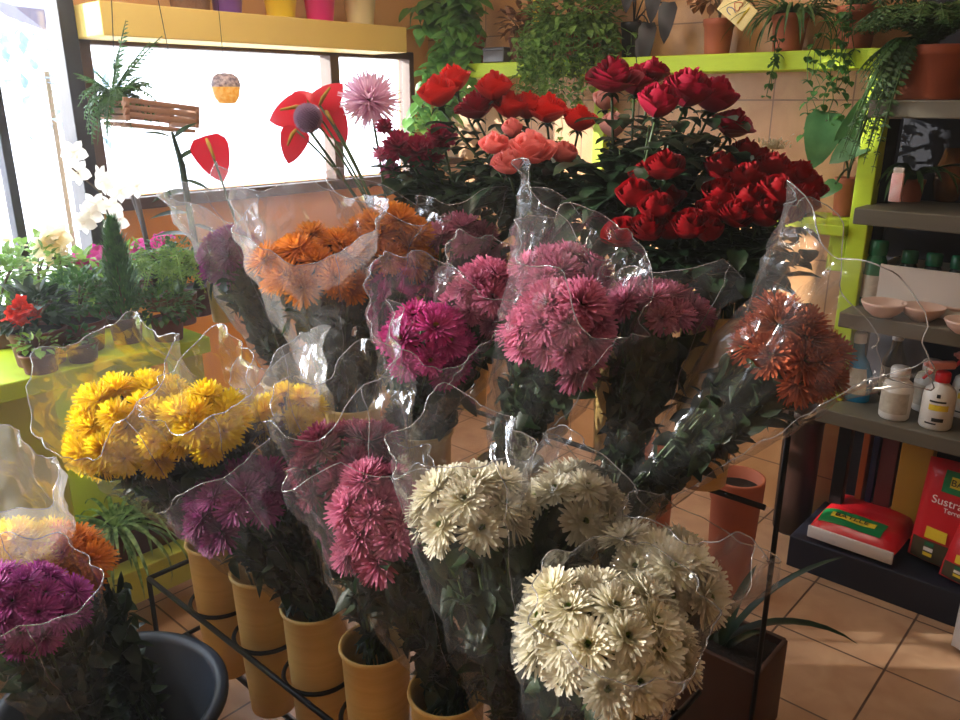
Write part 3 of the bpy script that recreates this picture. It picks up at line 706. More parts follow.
bouquet('pale yellow chrysanthemum bouquet in a sleeve whitened for backlit glow behind the mauve one', 'yellow', NF[2] + V((.03, .02, 0)), at(285, 418, d=1.84), .08, .07, 8, .04, .14, BQ, 23, 'filmglow')
bouquet('bright pink chrysanthemum bouquet beside the narrow white one', 'pink', NF[4], at(388, 530, d=1.50), .095, .125, 18, .042, .10, BQ, 5)
bouquet('narrow sleeve of white chrysanthemums beside the bright pink bouquet', 'white', NF[5] + V((-.02, .02, 0)), at(470, 512, d=1.38), .092, .085, 13, .044, .12, BQ, 6)
bouquet('largest and nearest white chrysanthemum bouquet in a rounded sleeve', 'white', NF[5] + V((.0, -.03, 0)), at(606, 640, d=1.22), .125, .10, 21, .046, .035, BQ, 7, flare=.96)
bouquet('white chrysanthemum bouquet leaning out beside the largest white one', 'white', NF[5] + V((.03, -.02, 0)), at(666, 572, d=1.36), .10, .075, 12, .045, .08, BQ, 8)
bouquet('white chrysanthemum bouquet behind the narrow white sleeve', 'white', NF[4] + V((.02, -.02, 0)), at(578, 508, d=1.50), .095, .08, 11, .044, .07, BQ, 9)
bouquet('plum purple chrysanthemum bouquet in a tall sleeve close to the window', 'plumpet', NM[0], at(232, 256, d=2.15), .075, .075, 10, .045, .19, BQ, 10, 'filmglow')
bouquet('orange chrysanthemum bouquet beside the plum one', 'orange_p', NM[1] + V((-.02, .02, 0)), at(314, 266, d=1.90), .125, .085, 16, .047, .12, BQ, 11, 'filmglow')
bouquet('orange chrysanthemum bouquet standing a little higher than its orange neighbour', 'orange_p', NM[1] + V((.02, -.02, 0)), at(390, 244, d=1.94), .095, .095, 14, .048, .08, BQ, 12)
bouquet('dusty pink chrysanthemum bouquet behind the higher orange one', 'pink', NM[2] + V((.03, .02, 0)), at(462, 246, d=1.98), .10, .07, 11, .044, .12, BQ, 13)
bouquet('magenta chrysanthemum bouquet with yellow centres under a slack sleeve', 'magenta', NM[2] + V((-.03, .02, 0)), at(428, 345, d=1.70), .10, .10, 13, .042, .10, BQ, 14)
bouquet('pink chrysanthemum bouquet between the magenta one and the large pink one', 'pink', NM[2] + V((0, -.03, 0)), at(482, 302, d=1.74), .075, .09, 10, .042, .06, BQ, 15)
bouquet('large pink chrysanthemum bouquet below the low red roses', 'pink', NM[3] + V((-.02, .0, 0)), at(560, 332, d=1.52), .10, .115, 19, .047, .13, BQ, 16)
bouquet('dusky pink chrysanthemum bouquet behind the large pink one', 'pink', NM[3] + V((.03, .02, 0)), at(562, 276, d=1.66), .095, .06, 11, .044, .14, BQ, 17)
bouquet('flat pink chrysanthemum bouquet under the red roses beside the tall vase', 'pink', NM[4] + V((.02, .03, 0)), at(660, 308, d=1.58), .095, .055, 11, .042, .07, BQ, 18)
bouquet('rust coloured chrysanthemum bouquet tilting out towards the shelving', 'rust', NM[4] + V((.03, -.02, 0)), at(790, 352, d=1.42), .098, .08, 16, .045, .17, BQ, 19, flare=1.5)

# the bucket with bouquets standing on the floor
BX, BY = .485, 1.43
r = thing('flower_bucket', 'large blue-black plastic bucket on the floor holding loose bouquets', 'bucket', (BX, BY, 0))
mb = MB(); lathe(mb, [(0, 0), (.16, 0), (.166, .008), (.20, .42), (.205, .428), (.220, .43), (.227, .438), (.227, .448), (.221, .455), (.205, .453), (.196, .442), (.16, .03), (0, .03)], 56)
mb.build('bucket_body', M['bucket'], r)
NK = V((BX, BY, .45))
bouquet('purple chrysanthemum bouquet standing in the blue-black bucket', 'purple', NK + V((-.06, -.05, 0)), at(24, 606, d=1.32), .09, .075, 22, .031, .02, BQ, 20, sub=.2)
bouquet('pale yellow chrysanthemum bouquet in a sleeve whitened for backlit glow behind the purple one', 'yellow', NK + V((-.07, .02, 0)), at(18, 560, d=1.47), .08, .07, 11, .042, .16, BQ, 21, 'filmglow', sub=.2)
bouquet('unwrapped orange chrysanthemum bunch in the bucket beside the purple one', 'orange_p', NK + V((.05, .0, 0)), at(76, 560, d=1.50), .062, .07, 9, .040, .04, BQ, 22, wrap=False, sub=.2)

# loose roses
def rose(label, key, px, py, rpx, d, neck, tilt=(0, 0), group=None, seed=0, nleaf=7, v=None, cat='rose', nm='cut_rose'):
    R = random.Random(seed + int(px * 7 + py)); H = at(px, py, d=d); s = rpx * d / 800 / .80
    foot = V(neck) + V((R.uniform(-.035, .035), R.uniform(-.035, .035), -.2))
    root = thing(nm, label, cat, foot, group=group)
    up = V((tilt[0], tilt[1], 1)) + (H - neck).normalized() * .6 - V((HX, HY, 0)) * .55; up.normalize()
    b = link('bloom', ROSES[key][R.randrange(len(ROSES[key])) if v is None else v], root, H - foot - up * s * .75); b.scale = (s, s, s * .92); aim(b, up, R.uniform(0, 6))
    e = H - foot - up * s * .85; L = e.length; mb = MB()
    n0 = V(neck) - foot + V((R.uniform(-.03, .03), R.uniform(-.03, .03), 0)); mid = (n0 + e) / 2 + V((0, 0, .05)) - up * .05
    pts = [V((0, 0, 0))] + bezier(n0, mid, e, 8); tube(mb, pts, .0032, 6); st_ = mb.build('stem', M['stem'], root)
    mb = MB()
    for k in range(nleaf):
        t = R.uniform(.25, .97); q = pts[1 + int(t * 8 * .999)] ; a = R.uniform(0, 2 * PI); dd = V((math.cos(a), math.sin(a), R.uniform(-.1, .5)))
        st = q + dd * .035; tube(mb, [q, st], .0014, 4)
        for m_, (aa, l_) in enumerate(((0, .062), (.9, .05), (-.9, .05))):
            dr = Matrix.Rotation(aa, 3, 'Z') @ dd; leaf(mb, st - dd * (.012 if m_ else 0), dr, V((0, 0, 1)), l_, l_ * .62, R.uniform(.2, 1.0), 4, .12)
    mb.build('foliage', M['leaf_rose'], st_)
    return root
CR = 'dark pinkish-red roses at the top'
for px, py, rp, d, lb, v in ((613, 73, 21, 1.72, 'crimson rose with spread petals at the upper corner of the crimson bunch', 2), (636, 79, 17, 1.78, 'crimson rose half hidden between the two uppermost crimson roses', 1), (653, 70, 15, 1.80, 'small crimson rose topmost beside the lime shelf', 1),
        (659, 99, 21, 1.62, 'plump crimson rose bud with a paler pink outer petal', 0), (689, 86, 23, 1.68, 'large bright crimson rose in the middle of the crimson bunch', 1), (716, 93, 21, 1.74, 'crimson rose beside the large bright crimson one, nearer the shelving', 1), (734, 122, 17, 1.74, 'lowest crimson rose drooping towards the tiled wall', 2)):
    rose(lb, 'crimson', px, py, rp, d, NB[3], (0, 0), CR, v=v)
rose('pale blush rose bud high beside the lime post', 'blush', 605, 98, 13, 1.95, NB[3], (0, 0), 'blush buds', nleaf=3); rose('salmon blush rose bud just below the pale bud', 'blush', 613, 124, 15, 1.86, NB[3], (0, 0), 'blush buds', nleaf=3)
rose('single red rose standing apart between the crimson bunch and the low red mass', 'red', 665, 164, 18, 1.60, NB[4], v=1)
LR = 'low red roses on the side of the pink chrysanthemums'
for k, (px, py, rp, d) in enumerate(((634, 192, 18, 1.62), (622, 231, 19, 1.60), (656, 206, 18, 1.58), (648, 226, 17, 1.57), (690, 223, 19, 1.55), (642, 172, 13, 1.7), (672, 226, 17, 1.57), (668, 196, 15, 1.64), (708, 228, 16, 1.55))):
    rose('deep red rose in the low cluster above the pink chrysanthemums', 'red', px, py, rp, d, NB[4], group=LR, v=k % 2)
RR = 'massed red roses towards the shelving'
for k, (px, py, rp, d) in enumerate(((746, 152, 17, 1.72), (722, 166, 18, 1.66), (748, 176, 18, 1.62), (775, 166, 18, 1.68), (800, 174, 18, 1.68), (812, 186, 16, 1.66), (722, 192, 18, 1.60), (748, 198, 18, 1.58), (776, 190, 20, 1.58), (802, 198, 18, 1.60), (712, 210, 17, 1.58), (764, 212, 17, 1.56), (736, 212, 17, 1.56), (788, 210, 16, 1.58), (760, 160, 16, 1.72), (786, 178, 16, 1.66), (734, 180, 16, 1.64))):
    rose('dark red rose in the dense rounded mass beside the big-leaved potted plant', 'red', px, py, rp, d, NB[4] + V((.03, -.02, 0)), (.1, -.15), RR, nleaf=4, v=(k % 3 == 0) * 1)
SR = 'scarlet roses in the back row'
for px, py, rp, d, lb, v in ((437, 90, 18, 1.98, 'open scarlet rose furthest out in the back row', 1), (453, 77, 16, 2.05, 'scarlet rose just behind and above the outermost scarlet rose', 1), (494, 85, 17, 2.0, 'tall scarlet rose in the back row above the pink roses', 1), (511, 104, 16, 2.0, 'scarlet rose just below the tall one in the back row', 1), (527, 104, 16, 2.02, 'third scarlet rose counted from the low end of the back row', 1), (548, 107, 17, 2.0, 'second scarlet rose from the low end of the back row', 2), (580, 117, 15, 1.98, 'lowest scarlet rose at the end of the back row by the lime post', 1)):
    rose(lb, 'scarlet', px, py, rp, d, NB[2], (0, 0), SR, v=v, nleaf=9)
rose('dark crimson rose between the outermost and the tall scarlet roses', 'crimson', 475, 104, 16, 2.02, NB[2], v=2)
PR = 'salmon pink roses'
for px, py, rp, d, lb, v in ((530, 146, 20, 1.84, 'largest salmon pink rose, fully open', 2), (508, 161, 15, 1.80, 'salmon pink rose lowest of its bunch', 1), (494, 142, 13, 1.86, 'salmon pink rose at the outer side of its bunch', 1), (564, 152, 14, 1.86, 'narrow salmon rose bud standing apart below the scarlet row', 0), (512, 127, 11, 1.92, 'small salmon bud above the open salmon roses', 0)):
    rose(lb, 'rosepink', px, py, rp, d, NB[2] + V((-.03, 0, 0)), (0, 0), PR, v=v, nleaf=9)
def stemmed(nm, label, cat, key, px, py, rpx, d, neck, group=None, up=None, leaves=5, i=0):
    R = random.Random(int(px * 3 + py)); H = at(px, py, d=d); s = rpx * d / 800; foot = V(neck) + V((R.uniform(-.03, .03), R.uniform(-.03, .03), -.2))
    root = thing(nm, label, cat, foot, group=group); dr = (up or (V((0, 0, .8)) - V((HX, HY, 0)) * .7)).normalized()
    b = link('flower_head', HEADS[key][i % 3], root, H - foot - dr * s * .4); b.scale = (s, s, s); aim(b, dr, R.uniform(0, 6))
    e = H - foot - dr * s * .5; n0 = V(neck) - foot; pts = [V((0, 0, 0))] + bezier(n0, (n0 + e) / 2 + V((0, 0, .06)), e, 8)
    mb = MB(); tube(mb, pts, .0035, 6); mb.build('stem', M['stem'], root); mb = MB()
    for k in range(leaves):
        q = pts[1 + R.randrange(1, 8)]; a = R.uniform(0, 6.3); leaf(mb, q, V((math.cos(a), math.sin(a), .4)), V((0, 0, 1)), .07, .035, .8, 4)
    if leaves: mb.build('foliage', M['leaf_mum'], root)
CG = 'dark carnations behind the orange chrysanthemums'
for k, (px, py, rp, lb) in enumerate(((398, 142, 17, 'dark wine carnation lowest of its cluster'), (418, 147, 18, 'dark wine carnation in the middle of its cluster'), (442, 133, 16, 'dark wine carnation highest of its cluster, below the outermost scarlet rose'), (430, 150, 15, 'dark wine carnation half hidden behind the middle one'), (384, 124, 9, 'small wine bud under the lilac spider chrysanthemum'))):
    stemmed('cut_carnation', lb, 'carnation', 'carn', px, py, rp, 2.12, NB[1], CG, i=k, leaves=12)
for k, (px, py, rp, lb) in enumerate(((382, 152, 10, 'small pink bloom below the lilac spider chrysanthemum'), (391, 168, 11, 'pink bloom hanging lower beside the dark carnations'), (424, 168, 8, 'little pink bloom peeking out under the dark carnations'))):
    stemmed('pink_bloom', lb, 'flower', 'pink', px, py, rp, 2.16, NB[1], 'small pink blooms', i=k, leaves=4)
stemmed('spider_chrysanthemum', 'single large lilac spider chrysanthemum above the orange bouquets', 'chrysanthemum', 'lilac', 369, 92, 28, 2.2, NB[0], up=V((-.45, -.5, .55)), leaves=10)
# anthuriums and the purple globe
def anthurium(label, px, py, lpx, d, tipdir, neck, face=None):
    H = at(px, py, d=d); foot = V(neck) + V((0, 0, -.2)); L = lpx * d / 800
    root = thing('anthurium', label, 'anthurium', foot, group='red anthuriums')
    q = at(px + tipdir[0], py + tipdir[1], d=d) - H; q.normalize(); nr = -V((HX, HY, -.3)).normalized() + V(face or (0, 0, 0))
    mb = MB(); leaf(mb, H - foot - q * L * .5, q, nr, L, L * .82, .5, 8, -.1, 0, 'heart'); mb.build('spathe', M['anth'], root)
    b0 = H - foot - q * L * .42; mb = MB(); tube(mb, [b0, b0 + nr * .02 + q * .02, b0 + nr * .03 + q * L * .5], [.004, .006, .003], 8); mb.build('spadix', M['eyey'], root)
    n0 = V(neck) - foot; mb = MB(); tube(mb, [V((0, 0, 0))] + bezier(n0, (n0 + b0) / 2 + V((.03, .03, .05)), b0, 8), .0032, 6); mb.build('stem', M['stem'], root)
anthurium('red anthurium spathe pointing away from the purple globe towards the lantern', 286, 112, 46, 2.3, (-30, 8), NB[0]); anthurium('red anthurium spathe rising above the purple globe', 330, 93, 38, 2.34, (22, -26), NB[0])
anthurium('red anthurium spathe hanging behind the purple globe towards the chrysanthemum', 334, 124, 42, 2.36, (16, 26), NB[0]); anthurium('crinkled red anthurium spathe hanging below the purple globe', 291, 145, 38, 2.28, (-8, 26), NB[0])
anthurium('red anthurium spathe behind the globe, topmost of the flat ones', 302, 98, 30, 2.36, (-14, -12), NB[0])
anthurium('lone red anthurium standing over the plum bouquet', 214, 158, 48, 2.3, (16, 40), NM[0] + V((0, .05, 0)), (.3, 0, 0))
H = at(308, 118, d=2.2); r = thing('purple_globe', 'purple grey globe-shaped flower head in front of the red anthuriums', 'flower', NB[0] + V((-.02, 0, -.2)))
mb = MB(); e = H - r.location
for k in range(420):
    z = 1 - 2 * (k + .5) / 420; f = k * 2.39996; q = V((math.sqrt(1 - z * z) * math.cos(f), math.sqrt(1 - z * z) * math.sin(f), z))
    leaf(mb, e + q * .030, q, V((.3, .2, 1)), .012, .008, .3, 2, .2, 0, 'lance')
lathe(mb, [(.001, -.034), (.02, -.028), (.034, 0), (.02, .028), (.001, .034)], 16, 0, e); mb.build('flower_head', M['globe'], r)
mb = MB(); tube(mb, [V((0, 0, 0))] + bezier(V((0, 0, .2)), V((-.05, .06, .36)), e - V((0, 0, .03)), 8), .004, 6); mb.build('stem', M['stem'], r)
# leafy filler behind the roses
def greenery(label, neck, H, ra, rb, n, seed, lm='leaf_rose', size=.075, group=None):
    R = random.Random(seed); foot = V(neck) - V((0, 0, .2)); root = thing('greenery_bunch', label, 'greenery', foot, group=group); mb = MB(); st = MB(); Hl = H - foot
    for k in range(n):
        a = R.uniform(0, 6.3); z = R.uniform(-1, 1); q = V((math.cos(a) * math.sqrt(1 - z * z), math.sin(a) * math.sqrt(1 - z * z), z)) * R.uniform(.4, 1)
        p = Hl + V((q.x * ra, q.y * ra, q.z * rb)); n0 = V((0, 0, .2)); pts = bezier(n0, n0 * .4 + p * .6 + V((0, 0, .03)), p, 6)
        if k % 3 == 0: tube(st, [V((0, 0, 0))] + pts, .0022, 4)
        for j in range(3):
            t = pts[4 + j % 3] + V((R.uniform(-.03, .03), R.uniform(-.03, .03), R.uniform(-.03, .03))); a = R.uniform(0, 6.3)
            leaf(mb, t, V((math.cos(a), math.sin(a), R.uniform(-.2, .8))), V((0, 0, 1)), size * R.uniform(.7, 1.2), size * .55, R.uniform(.2, 1.2), 4, .15)
    mb.build('foliage', M[lm], root); st.build('stem', M['stem'], root)
GG = 'leafy greenery among the roses'
greenery('dark rose greenery filling the space under the crimson roses', NB[3], at(672, 165, d=1.78), .17, .11, 120, 1, group=GG)
greenery('dark greenery below the massed red roses over the tall vase', NB[4], at(735, 262, d=1.66), .15, .075, 110, 2, group=GG)
greenery('dark greenery under the scarlet and salmon roses', NB[2], at(520, 178, d=2.02), .17, .085, 120, 3, group=GG)
greenery('dark greenery under the wine carnations', NB[1], at(430, 185, d=2.15), .13, .075, 80, 4, group=GG)
greenery('broad dark leaves between the pink rose row and the crimson roses', NB[3], at(614, 190, d=1.82), .10, .07, 60, 5, size=.11, group=GG)
def umbel(label, px, py, d, neck):
    H = at(px, py, d=d); foot = V(neck) - V((0, 0, .2)); r = thing('white_umbel', label, 'flower', foot); mb = MB(); R = random.Random(3)
    for k in range(120):
        q = V((R.gauss(0, 1), R.gauss(0, 1), abs(R.gauss(0, .6)))) * .013 + H - foot; leaf(mb, q, V((R.uniform(-1, 1), R.uniform(-1, 1), 1)), V((0, 1, 0)), .012, .008, .4, 2)
    mb.build('flower_head', M['white'], r); mb = MB(); tube(mb, [V((0, 0, 0)), V((0, 0, .2)), H - foot], .002, 5); mb.build('stem', M['stem'], r)
umbel('tiny greenish white umbel flower above the massed red roses', 773, 150, 1.75, NB[4])

# ================================================================== POTTED PLANTS
def pot(root, rt, rb, h, mat='terra', soil=True, o=V((0, 0, 0)), rim=True):
    mb = MB(); pr = [(0, 0), (rb, 0), (rb * 1.02, .004)] + ([(rt * .94, h * .8), (rt, h * .81), (rt * 1.03, h * .985), (rt * 1.02, h)] if rim else [(rt, h * .985), (rt, h)]) + [(rt * .93, h), (rt * .9, h * .9), (0, h * .88)]
    lathe(mb, pr, 32, 0, o); mb.build('pot', M[mat], root)
    if soil: mb = MB(); disc(mb, rt * .91, h * .9, 24, 0, o); mb.build('soil', M['soil'], root)
def bushy(root, c, rx, rz, n, size, mat, seed, name='foliage', shape='oval', stems=6):
    R = random.Random(seed); mb = MB(); st = MB()
    for k in range(n):
        a = R.uniform(0, 6.3); z = R.uniform(-.7, 1); q = V((math.cos(a) * math.sqrt(max(0, 1 - z * z)), math.sin(a) * math.sqrt(max(0, 1 - z * z)), z)); rr = R.uniform(.35, 1) ** .6
        p = V(c) + V((q.x * rx * rr, q.y * rx * rr, q.z * rz * rr)); d = q + V((R.uniform(-.7, .7), R.uniform(-.7, .7), R.uniform(-.2, .7)))
        leaf(mb, p, d, V((0, 0, 1)), size * R.uniform(.7, 1.2), size * .6, R.uniform(0, 1), 3, .15, 0, shape)
    mb.build(name, M[mat], root)
    b = V((c[0], c[1], max(0.02, c[2] - rz * 1.3)))
    for k in range(stems):
        a = k * 2.4; tube(st, bezier(b, b + V((0, 0, rz)), V(c) + V((math.cos(a) * rx * .6, math.sin(a) * rx * .6, rz * .4)), 5), .003, 5)
    st.build('stem', M['trunk'], root)
def frond(mb, pts, wmax, mat=0, pairs=16, seed=0, dense=.45, lw=.35):
    R = random.Random(seed); n = len(pts) - 1; tube(mb, pts, [.0022] * n + [.0008], 4, mat, cap=False)
    for i in range(pairs):
        t = (i + .5) / pairs; k = min(n - 1, int(t * n)); f = t * n - k; p = pts[k] * (1 - f) + pts[k + 1] * f; d = (pts[k + 1] - pts[k]).normalized()
        _, u, w = frame(d); L = wmax * math.sin(PI * (t * .86 + .1)) ** .7
        for sg in (1, -1):
            leaf(mb, p, u * sg + d * dense + V((0, 0, R.uniform(-.1, .1))), w * -1 if w.z < 0 else w, L * R.uniform(.85, 1.1), L * lw, R.uniform(.1, .6), 2, .08, mat, 'lance')
def ferny(root, c, n, reach, rise, drop, wmax, mat, seed, pairs=16, name='frond_mass', az=None, lw=.35):
    R = random.Random(seed); mb = MB()
    for k in range(n):
        a = R.uniform(0, 6.3) if az is None else R.uniform(*az); e = reach * R.uniform(.6, 1.1)
        o = V((math.cos(a), math.sin(a), 0)); p0 = V(c) + o * .01
        pts = bezier(p0, p0 + o * e * .45 + V((0, 0, rise * R.uniform(.7, 1.3))), p0 + o * e + V((0, 0, rise * .4 - drop * R.uniform(.3, 1.2))), 7)
        frond(mb, pts, wmax, 0, pairs, seed + k, .45, lw)
    mb.build('foliage', M[mat], root)
def straps(root, c, n, L, W, mat, seed, rise=.9, droop=1.7, az=None):
    R = random.Random(seed); mb = MB()
    for k in range(n):
        a = R.uniform(0, 6.3) if az is None else R.uniform(*az); q = rise * R.uniform(.5, 1.4)
        leaf(mb, V(c) + V((math.cos(a), math.sin(a), 0)) * .012, V((math.cos(a), math.sin(a), q)), V((0, 0, 1)), L * R.uniform(.6, 1.1), W, droop * R.uniform(.7, 1.2), 9, .25, 0, 'strap')
    mb.build('foliage', M[mat], root)
def vines(root, c, n, drop, spread, size, mat, seed, az=None, name='trailing_foliage', out=.07):
    R = random.Random(seed); mb = MB()
    for k in range(n):
        a = R.uniform(0, 6.3) if az is None else R.uniform(*az); o = V((math.cos(a), math.sin(a), 0)); L = drop * R.uniform(.35, 1.1)
        p = V(c) + o * .02; pts = [p.copy()]; e = out * R.uniform(.7, 1.5)
        m = max(5, int(L / .03))
        for i in range(m):
            t = (i + 1) / m; p = V(c) + o * (e * min(1, t * 3.5) + spread * t * .5) + V((R.uniform(-.012, .012), R.uniform(-.012, .012), .03 * math.sin(min(1, t * 3) * PI) - L * t ** 1.15)); pts.append(p)
        tube(mb, pts, .0014, 4, 0, cap=False)
        for p in pts[1:]:
            for j in range(2):
                b = R.uniform(0, 6.3); leaf(mb, p, V((math.cos(b), math.sin(b), R.uniform(-.6, .3))), V((math.cos(b) * .5, math.sin(b) * .5, 1)), size * R.uniform(.6, 1.15), size * .8, .6, 3, .12, 0, 'heart')
    mb.build(name, M[mat], root)
def potted(nm, label, loc, rt=.06, rb=.045, h=.10, mat='terra', group=None, cat='potted plant'):
    r = thing(nm, label, cat, loc, group=group); pot(r, rt, rb, h, mat); return r
def small_flowers(root, pts, key, size, name='flower_cluster', petals=5, seed=1):
    R = random.Random(seed); mb = MB()
    for p in pts:
        d = V((R.uniform(-.6, .2), R.uniform(-.7, .1), R.uniform(0, 1))).normalized(); _, u, w = frame(d)
        for k in range(petals):
            a = 2 * PI * k / petals; leaf(mb, p, u * math.cos(a) + w * math.sin(a) + d * .4, d, size, size * .75, .3, 3, .1)
    mb.build(name, M[key], root)
# --- on the lime bench
BY0 = 2.36
def bench(px, Y=BY0): p = at(px, 360, Y=Y); q = EYE.lerp(p, 1); return V((q.x, Y, BZ))
r = potted('kalanchoe', 'terracotta pot with a red flowering kalanchoe on the lime bench', bench(42, 2.34), .075, .06, .10, 'terradark')
bushy(r, (0, 0, .15), .085, .055, 130, .05, 'leaf_dark', 2); fc = at(21, 314, Y=2.27) - r.location; R = random.Random(4)
small_flowers(r, [fc + V((R.gauss(0, .015), R.gauss(0, .015), R.gauss(0, .010))) for k in range(70)], 'geran', .021)
mb = MB(); tube(mb, bezier(V((0, 0, .14)), V((-.03, 0, .2)), fc, 5), .002, 5); mb.build('flower_stalk', M['stem'], r)
r = potted('dark_bush', 'rounded dark green small-leaved bush in a brown pot on the bench', bench(86, 2.38), .07, .055, .09, 'terradark'); bushy(r, (0, 0, .155), .10, .085, 620, .024, 'leaf_mid', 3)
r = potted('dwarf_cypress', 'slim pointed dwarf cypress with feathery green needles', bench(131, 2.36), .05, .04, .08, 'plum'); mb = MB(); R = random.Random(8)
for k in range(1900):
    t = R.uniform(0, 1) ** .8; z = .07 + .29 * t; rr = .068 * (1 - t) ** .75 * min(1, .45 + t * 4); a = R.uniform(0, 6.3); o = V((math.cos(a), math.sin(a), 0)); leaf(mb, o * rr * R.uniform(.4, 1) + V((0, 0, z)), o * R.uniform(.2, .7) + V((0, 0, 1)), o, .032 * R.uniform(.7, 1.2), .006, -.1, 2, .1, 0, 'lance')
mb.build('foliage', M['cypress'], r); mb = MB(); tube(mb, [V((0, 0, .06)), V((0, 0, .33))], [.007, .002], 6); mb.build('trunk', M['trunk'], r)
r = potted('asparagus_fern', 'airy light green asparagus fern beside the cypress', bench(185, 2.44), .06, .05, .10, 'terradark'); ferny(r, (0, 0, .1), 60, .17, .22, .06, .026, 'leaf_lite', 5, 20, lw=.25); bushy(r, (0, 0, .2), .13, .09, 420, .018, 'leaf_fern', 6, 'foliage', 'lance')
r = potted('pale_shrub', 'pale green leafy shrub at the end of the bench by the door glass', bench(8, 2.6), .06, .05, .10, 'terradark'); bushy(r, (0, 0, .19), .10, .11, 300, .035, 'leaf_lite', 7)
r = potted('pale_shrub', 'pale flowering shrub behind the kalanchoe', bench(50, 2.72), .06, .05, .10, 'terradark'); bushy(r, (0, 0, .19), .12, .10, 300, .035, 'leaf_lite', 8)
R = random.Random(9); [small_flowers(r, [V((R.uniform(-.09, .09), R.uniform(-.09, .05), R.uniform(.2, .3)))], 'cream', .016, 'flower', seed=k) for k in range(16)]
for px, lb, sd, pts in ((96, 'magenta cyclamen in flower near the door frame', 11, ((85, 262), (98, 256), (108, 264), (92, 268), (112, 254))), (150, 'magenta cyclamen in flower against the orange panel', 12, ((142, 254), (150, 250), (160, 240), (148, 262), (165, 252), (138, 246)))):
    r = potted('cyclamen', lb, bench(px, 2.78), .065, .05, .10, 'terradark', 'magenta cyclamens'); bushy(r, (0, 0, .16), .10, .05, 60, .06, 'leaf_lite', sd, 'foliage', 'heart'); q = [at(a, b, Y=2.74) - r.location for a, b in pts]; R = random.Random(sd)
    for p in q: small_flowers(r, [p + V((R.gauss(0, .016), R.gauss(0, .016), R.gauss(0, .012))) for k in range(5)], 'cyc', .03, 'flower', seed=sd)
    mb = MB()
    for p in q: tube(mb, bezier(V((0, 0, .1)), V((p.x * .5, p.y * .5, p.z * .8)), p, 5), .0018, 4)
    mb.build('flower_stalk', M['stem'], r)
def orchid(label, base, path, blooms, key, size, seed, h=.1):
    r = potted('orchid', label, base, .055, .045, h, 'terradark', 'orchids'); straps(r, (0, 0, h * .9), 6, .16, .05, 'leaf_mid', seed, .5, 1.1)
    pp = [V((0, 0, h * .9))] + [p - base for p in path]; mb = MB(); pts = []
    for i in range(len(pp) - 1): pts += [pp[i].lerp(pp[i + 1], k / 5) for k in range(5)]
    tube(mb, pts + [pp[-1]], .0028, 6); mb.build('flower_stalk', M['trunk'], r)
    R = random.Random(seed)
    for b in blooms:
        c = b - base; d = (-V((HX, HY, 0)) + V((R.uniform(-.6, .6), R.uniform(-.6, .6), R.uniform(-.3, .2)))).normalized(); _, u, w = frame(d); mb = MB()
        for k in range(5):
            a = PI / 2 + 2 * PI * k / 5; leaf(mb, c, u * math.cos(a) + w * math.sin(a) + d * .15, d, size, size * (.95 if k in (1, 4) else .6), .25, 4, .08)
        leaf(mb, c, d * .8 - V((0, 0, .6)), V((0, 0, 1)), size * .45, size * .4, -.6, 3, .3); mb.build('flower', M[key], r)
oy = 2.62
orchid('white orchid with an arching spray of blooms in front of the dark door frame', bench(108, oy), [at(104, 250, Y=oy), at(112, 225, Y=oy), at(100, 192, Y=oy), at(72, 168, Y=oy)], [at(a, b, Y=oy) for a, b in ((104, 182), (95, 204), (90, 215), (110, 206), (120, 190), (84, 222), (116, 222), (136, 186), (74, 152), (78, 172), (102, 176))], 'orchid', .042, 21)
orchid('cream orchid standing alone before the bright door glass', bench(60, 2.7), [at(61, 270, Y=2.7), at(58, 245, Y=2.7)], [at(a, b, Y=2.7) for a, b in ((52, 240), (46, 248), (57, 236))], 'cream', .05, 22)
r = potted('tall_dracaena', 'tall thick-stemmed plant with drooping dark strap leaves in front of the orange panel', bench(204, 2.5), .055, .045, .10, 'plum'); mb = MB()
pp = [V((0, 0, .09))] + [at(a, b, Y=2.5) - r.location for a, b in ((200, 270), (190, 215), (182, 165), (172, 132))]; pts = []
for i in range(4): pts += [pp[i].lerp(pp[i + 1], k / 4) for k in range(4)]
tube(mb, pts + [pp[-1]], [.011] * 13 + [.009, .008, .007, .005], 8); mb.build('stem', M['leaf_dark'], r); mb = MB()
for a, b, dx, dy in ((187, 190, -30, 10), (189, 213, -33, 3), (191, 235, -33, -1), (178, 160, 26, -12), (184, 180, 28, 14), (176, 140, -28, -8), (174, 138, 22, -14), (193, 225, 26, 12)):
    p = at(a, b, Y=2.5); q = at(a + dx, b + dy, Y=2.46); leaf(mb, p - r.location, q - p + V((0, 0, .03)), V((0, -.4, 1)), (q - p).length * 1.1, .03, .5, 6, .1, 0, 'lance'); mb.build('leaf', M['leaf_dark'], r); mb = MB()
r = thing('bamboo_stake', 'dark bamboo stakes leaning in a small pot in front of the orange panel', 'stake', bench(166, 2.66)); pot(r, .05, .04, .09, 'terradark')
mb = MB(); tube(mb, [V((0, 0, .08)), at(134, 185, Y=2.7) - r.location], .009, 8); mb.build('cane', M['stake'], r); mb = MB(); tube(mb, [V((.02, 0, .08)), at(128, 183, Y=2.72) - r.location], .006, 8); mb.build('cane', M['stake'], r)
r = potted('leafy_filler', 'light green bushy plant between the cypress and the dark bush at the back', bench(112, 2.60), .06, .05, .10, 'terradark'); bushy(r, (0, 0, .13), .11, .05, 200, .04, 'leaf_lite', 51)
r = potted('leafy_filler', 'dark small-leaved plant low in front of the asparagus fern', bench(172, 2.29), .05, .04, .07, 'terradark'); bushy(r, (0, 0, .11), .10, .06, 260, .028, 'leaf_fern', 52)
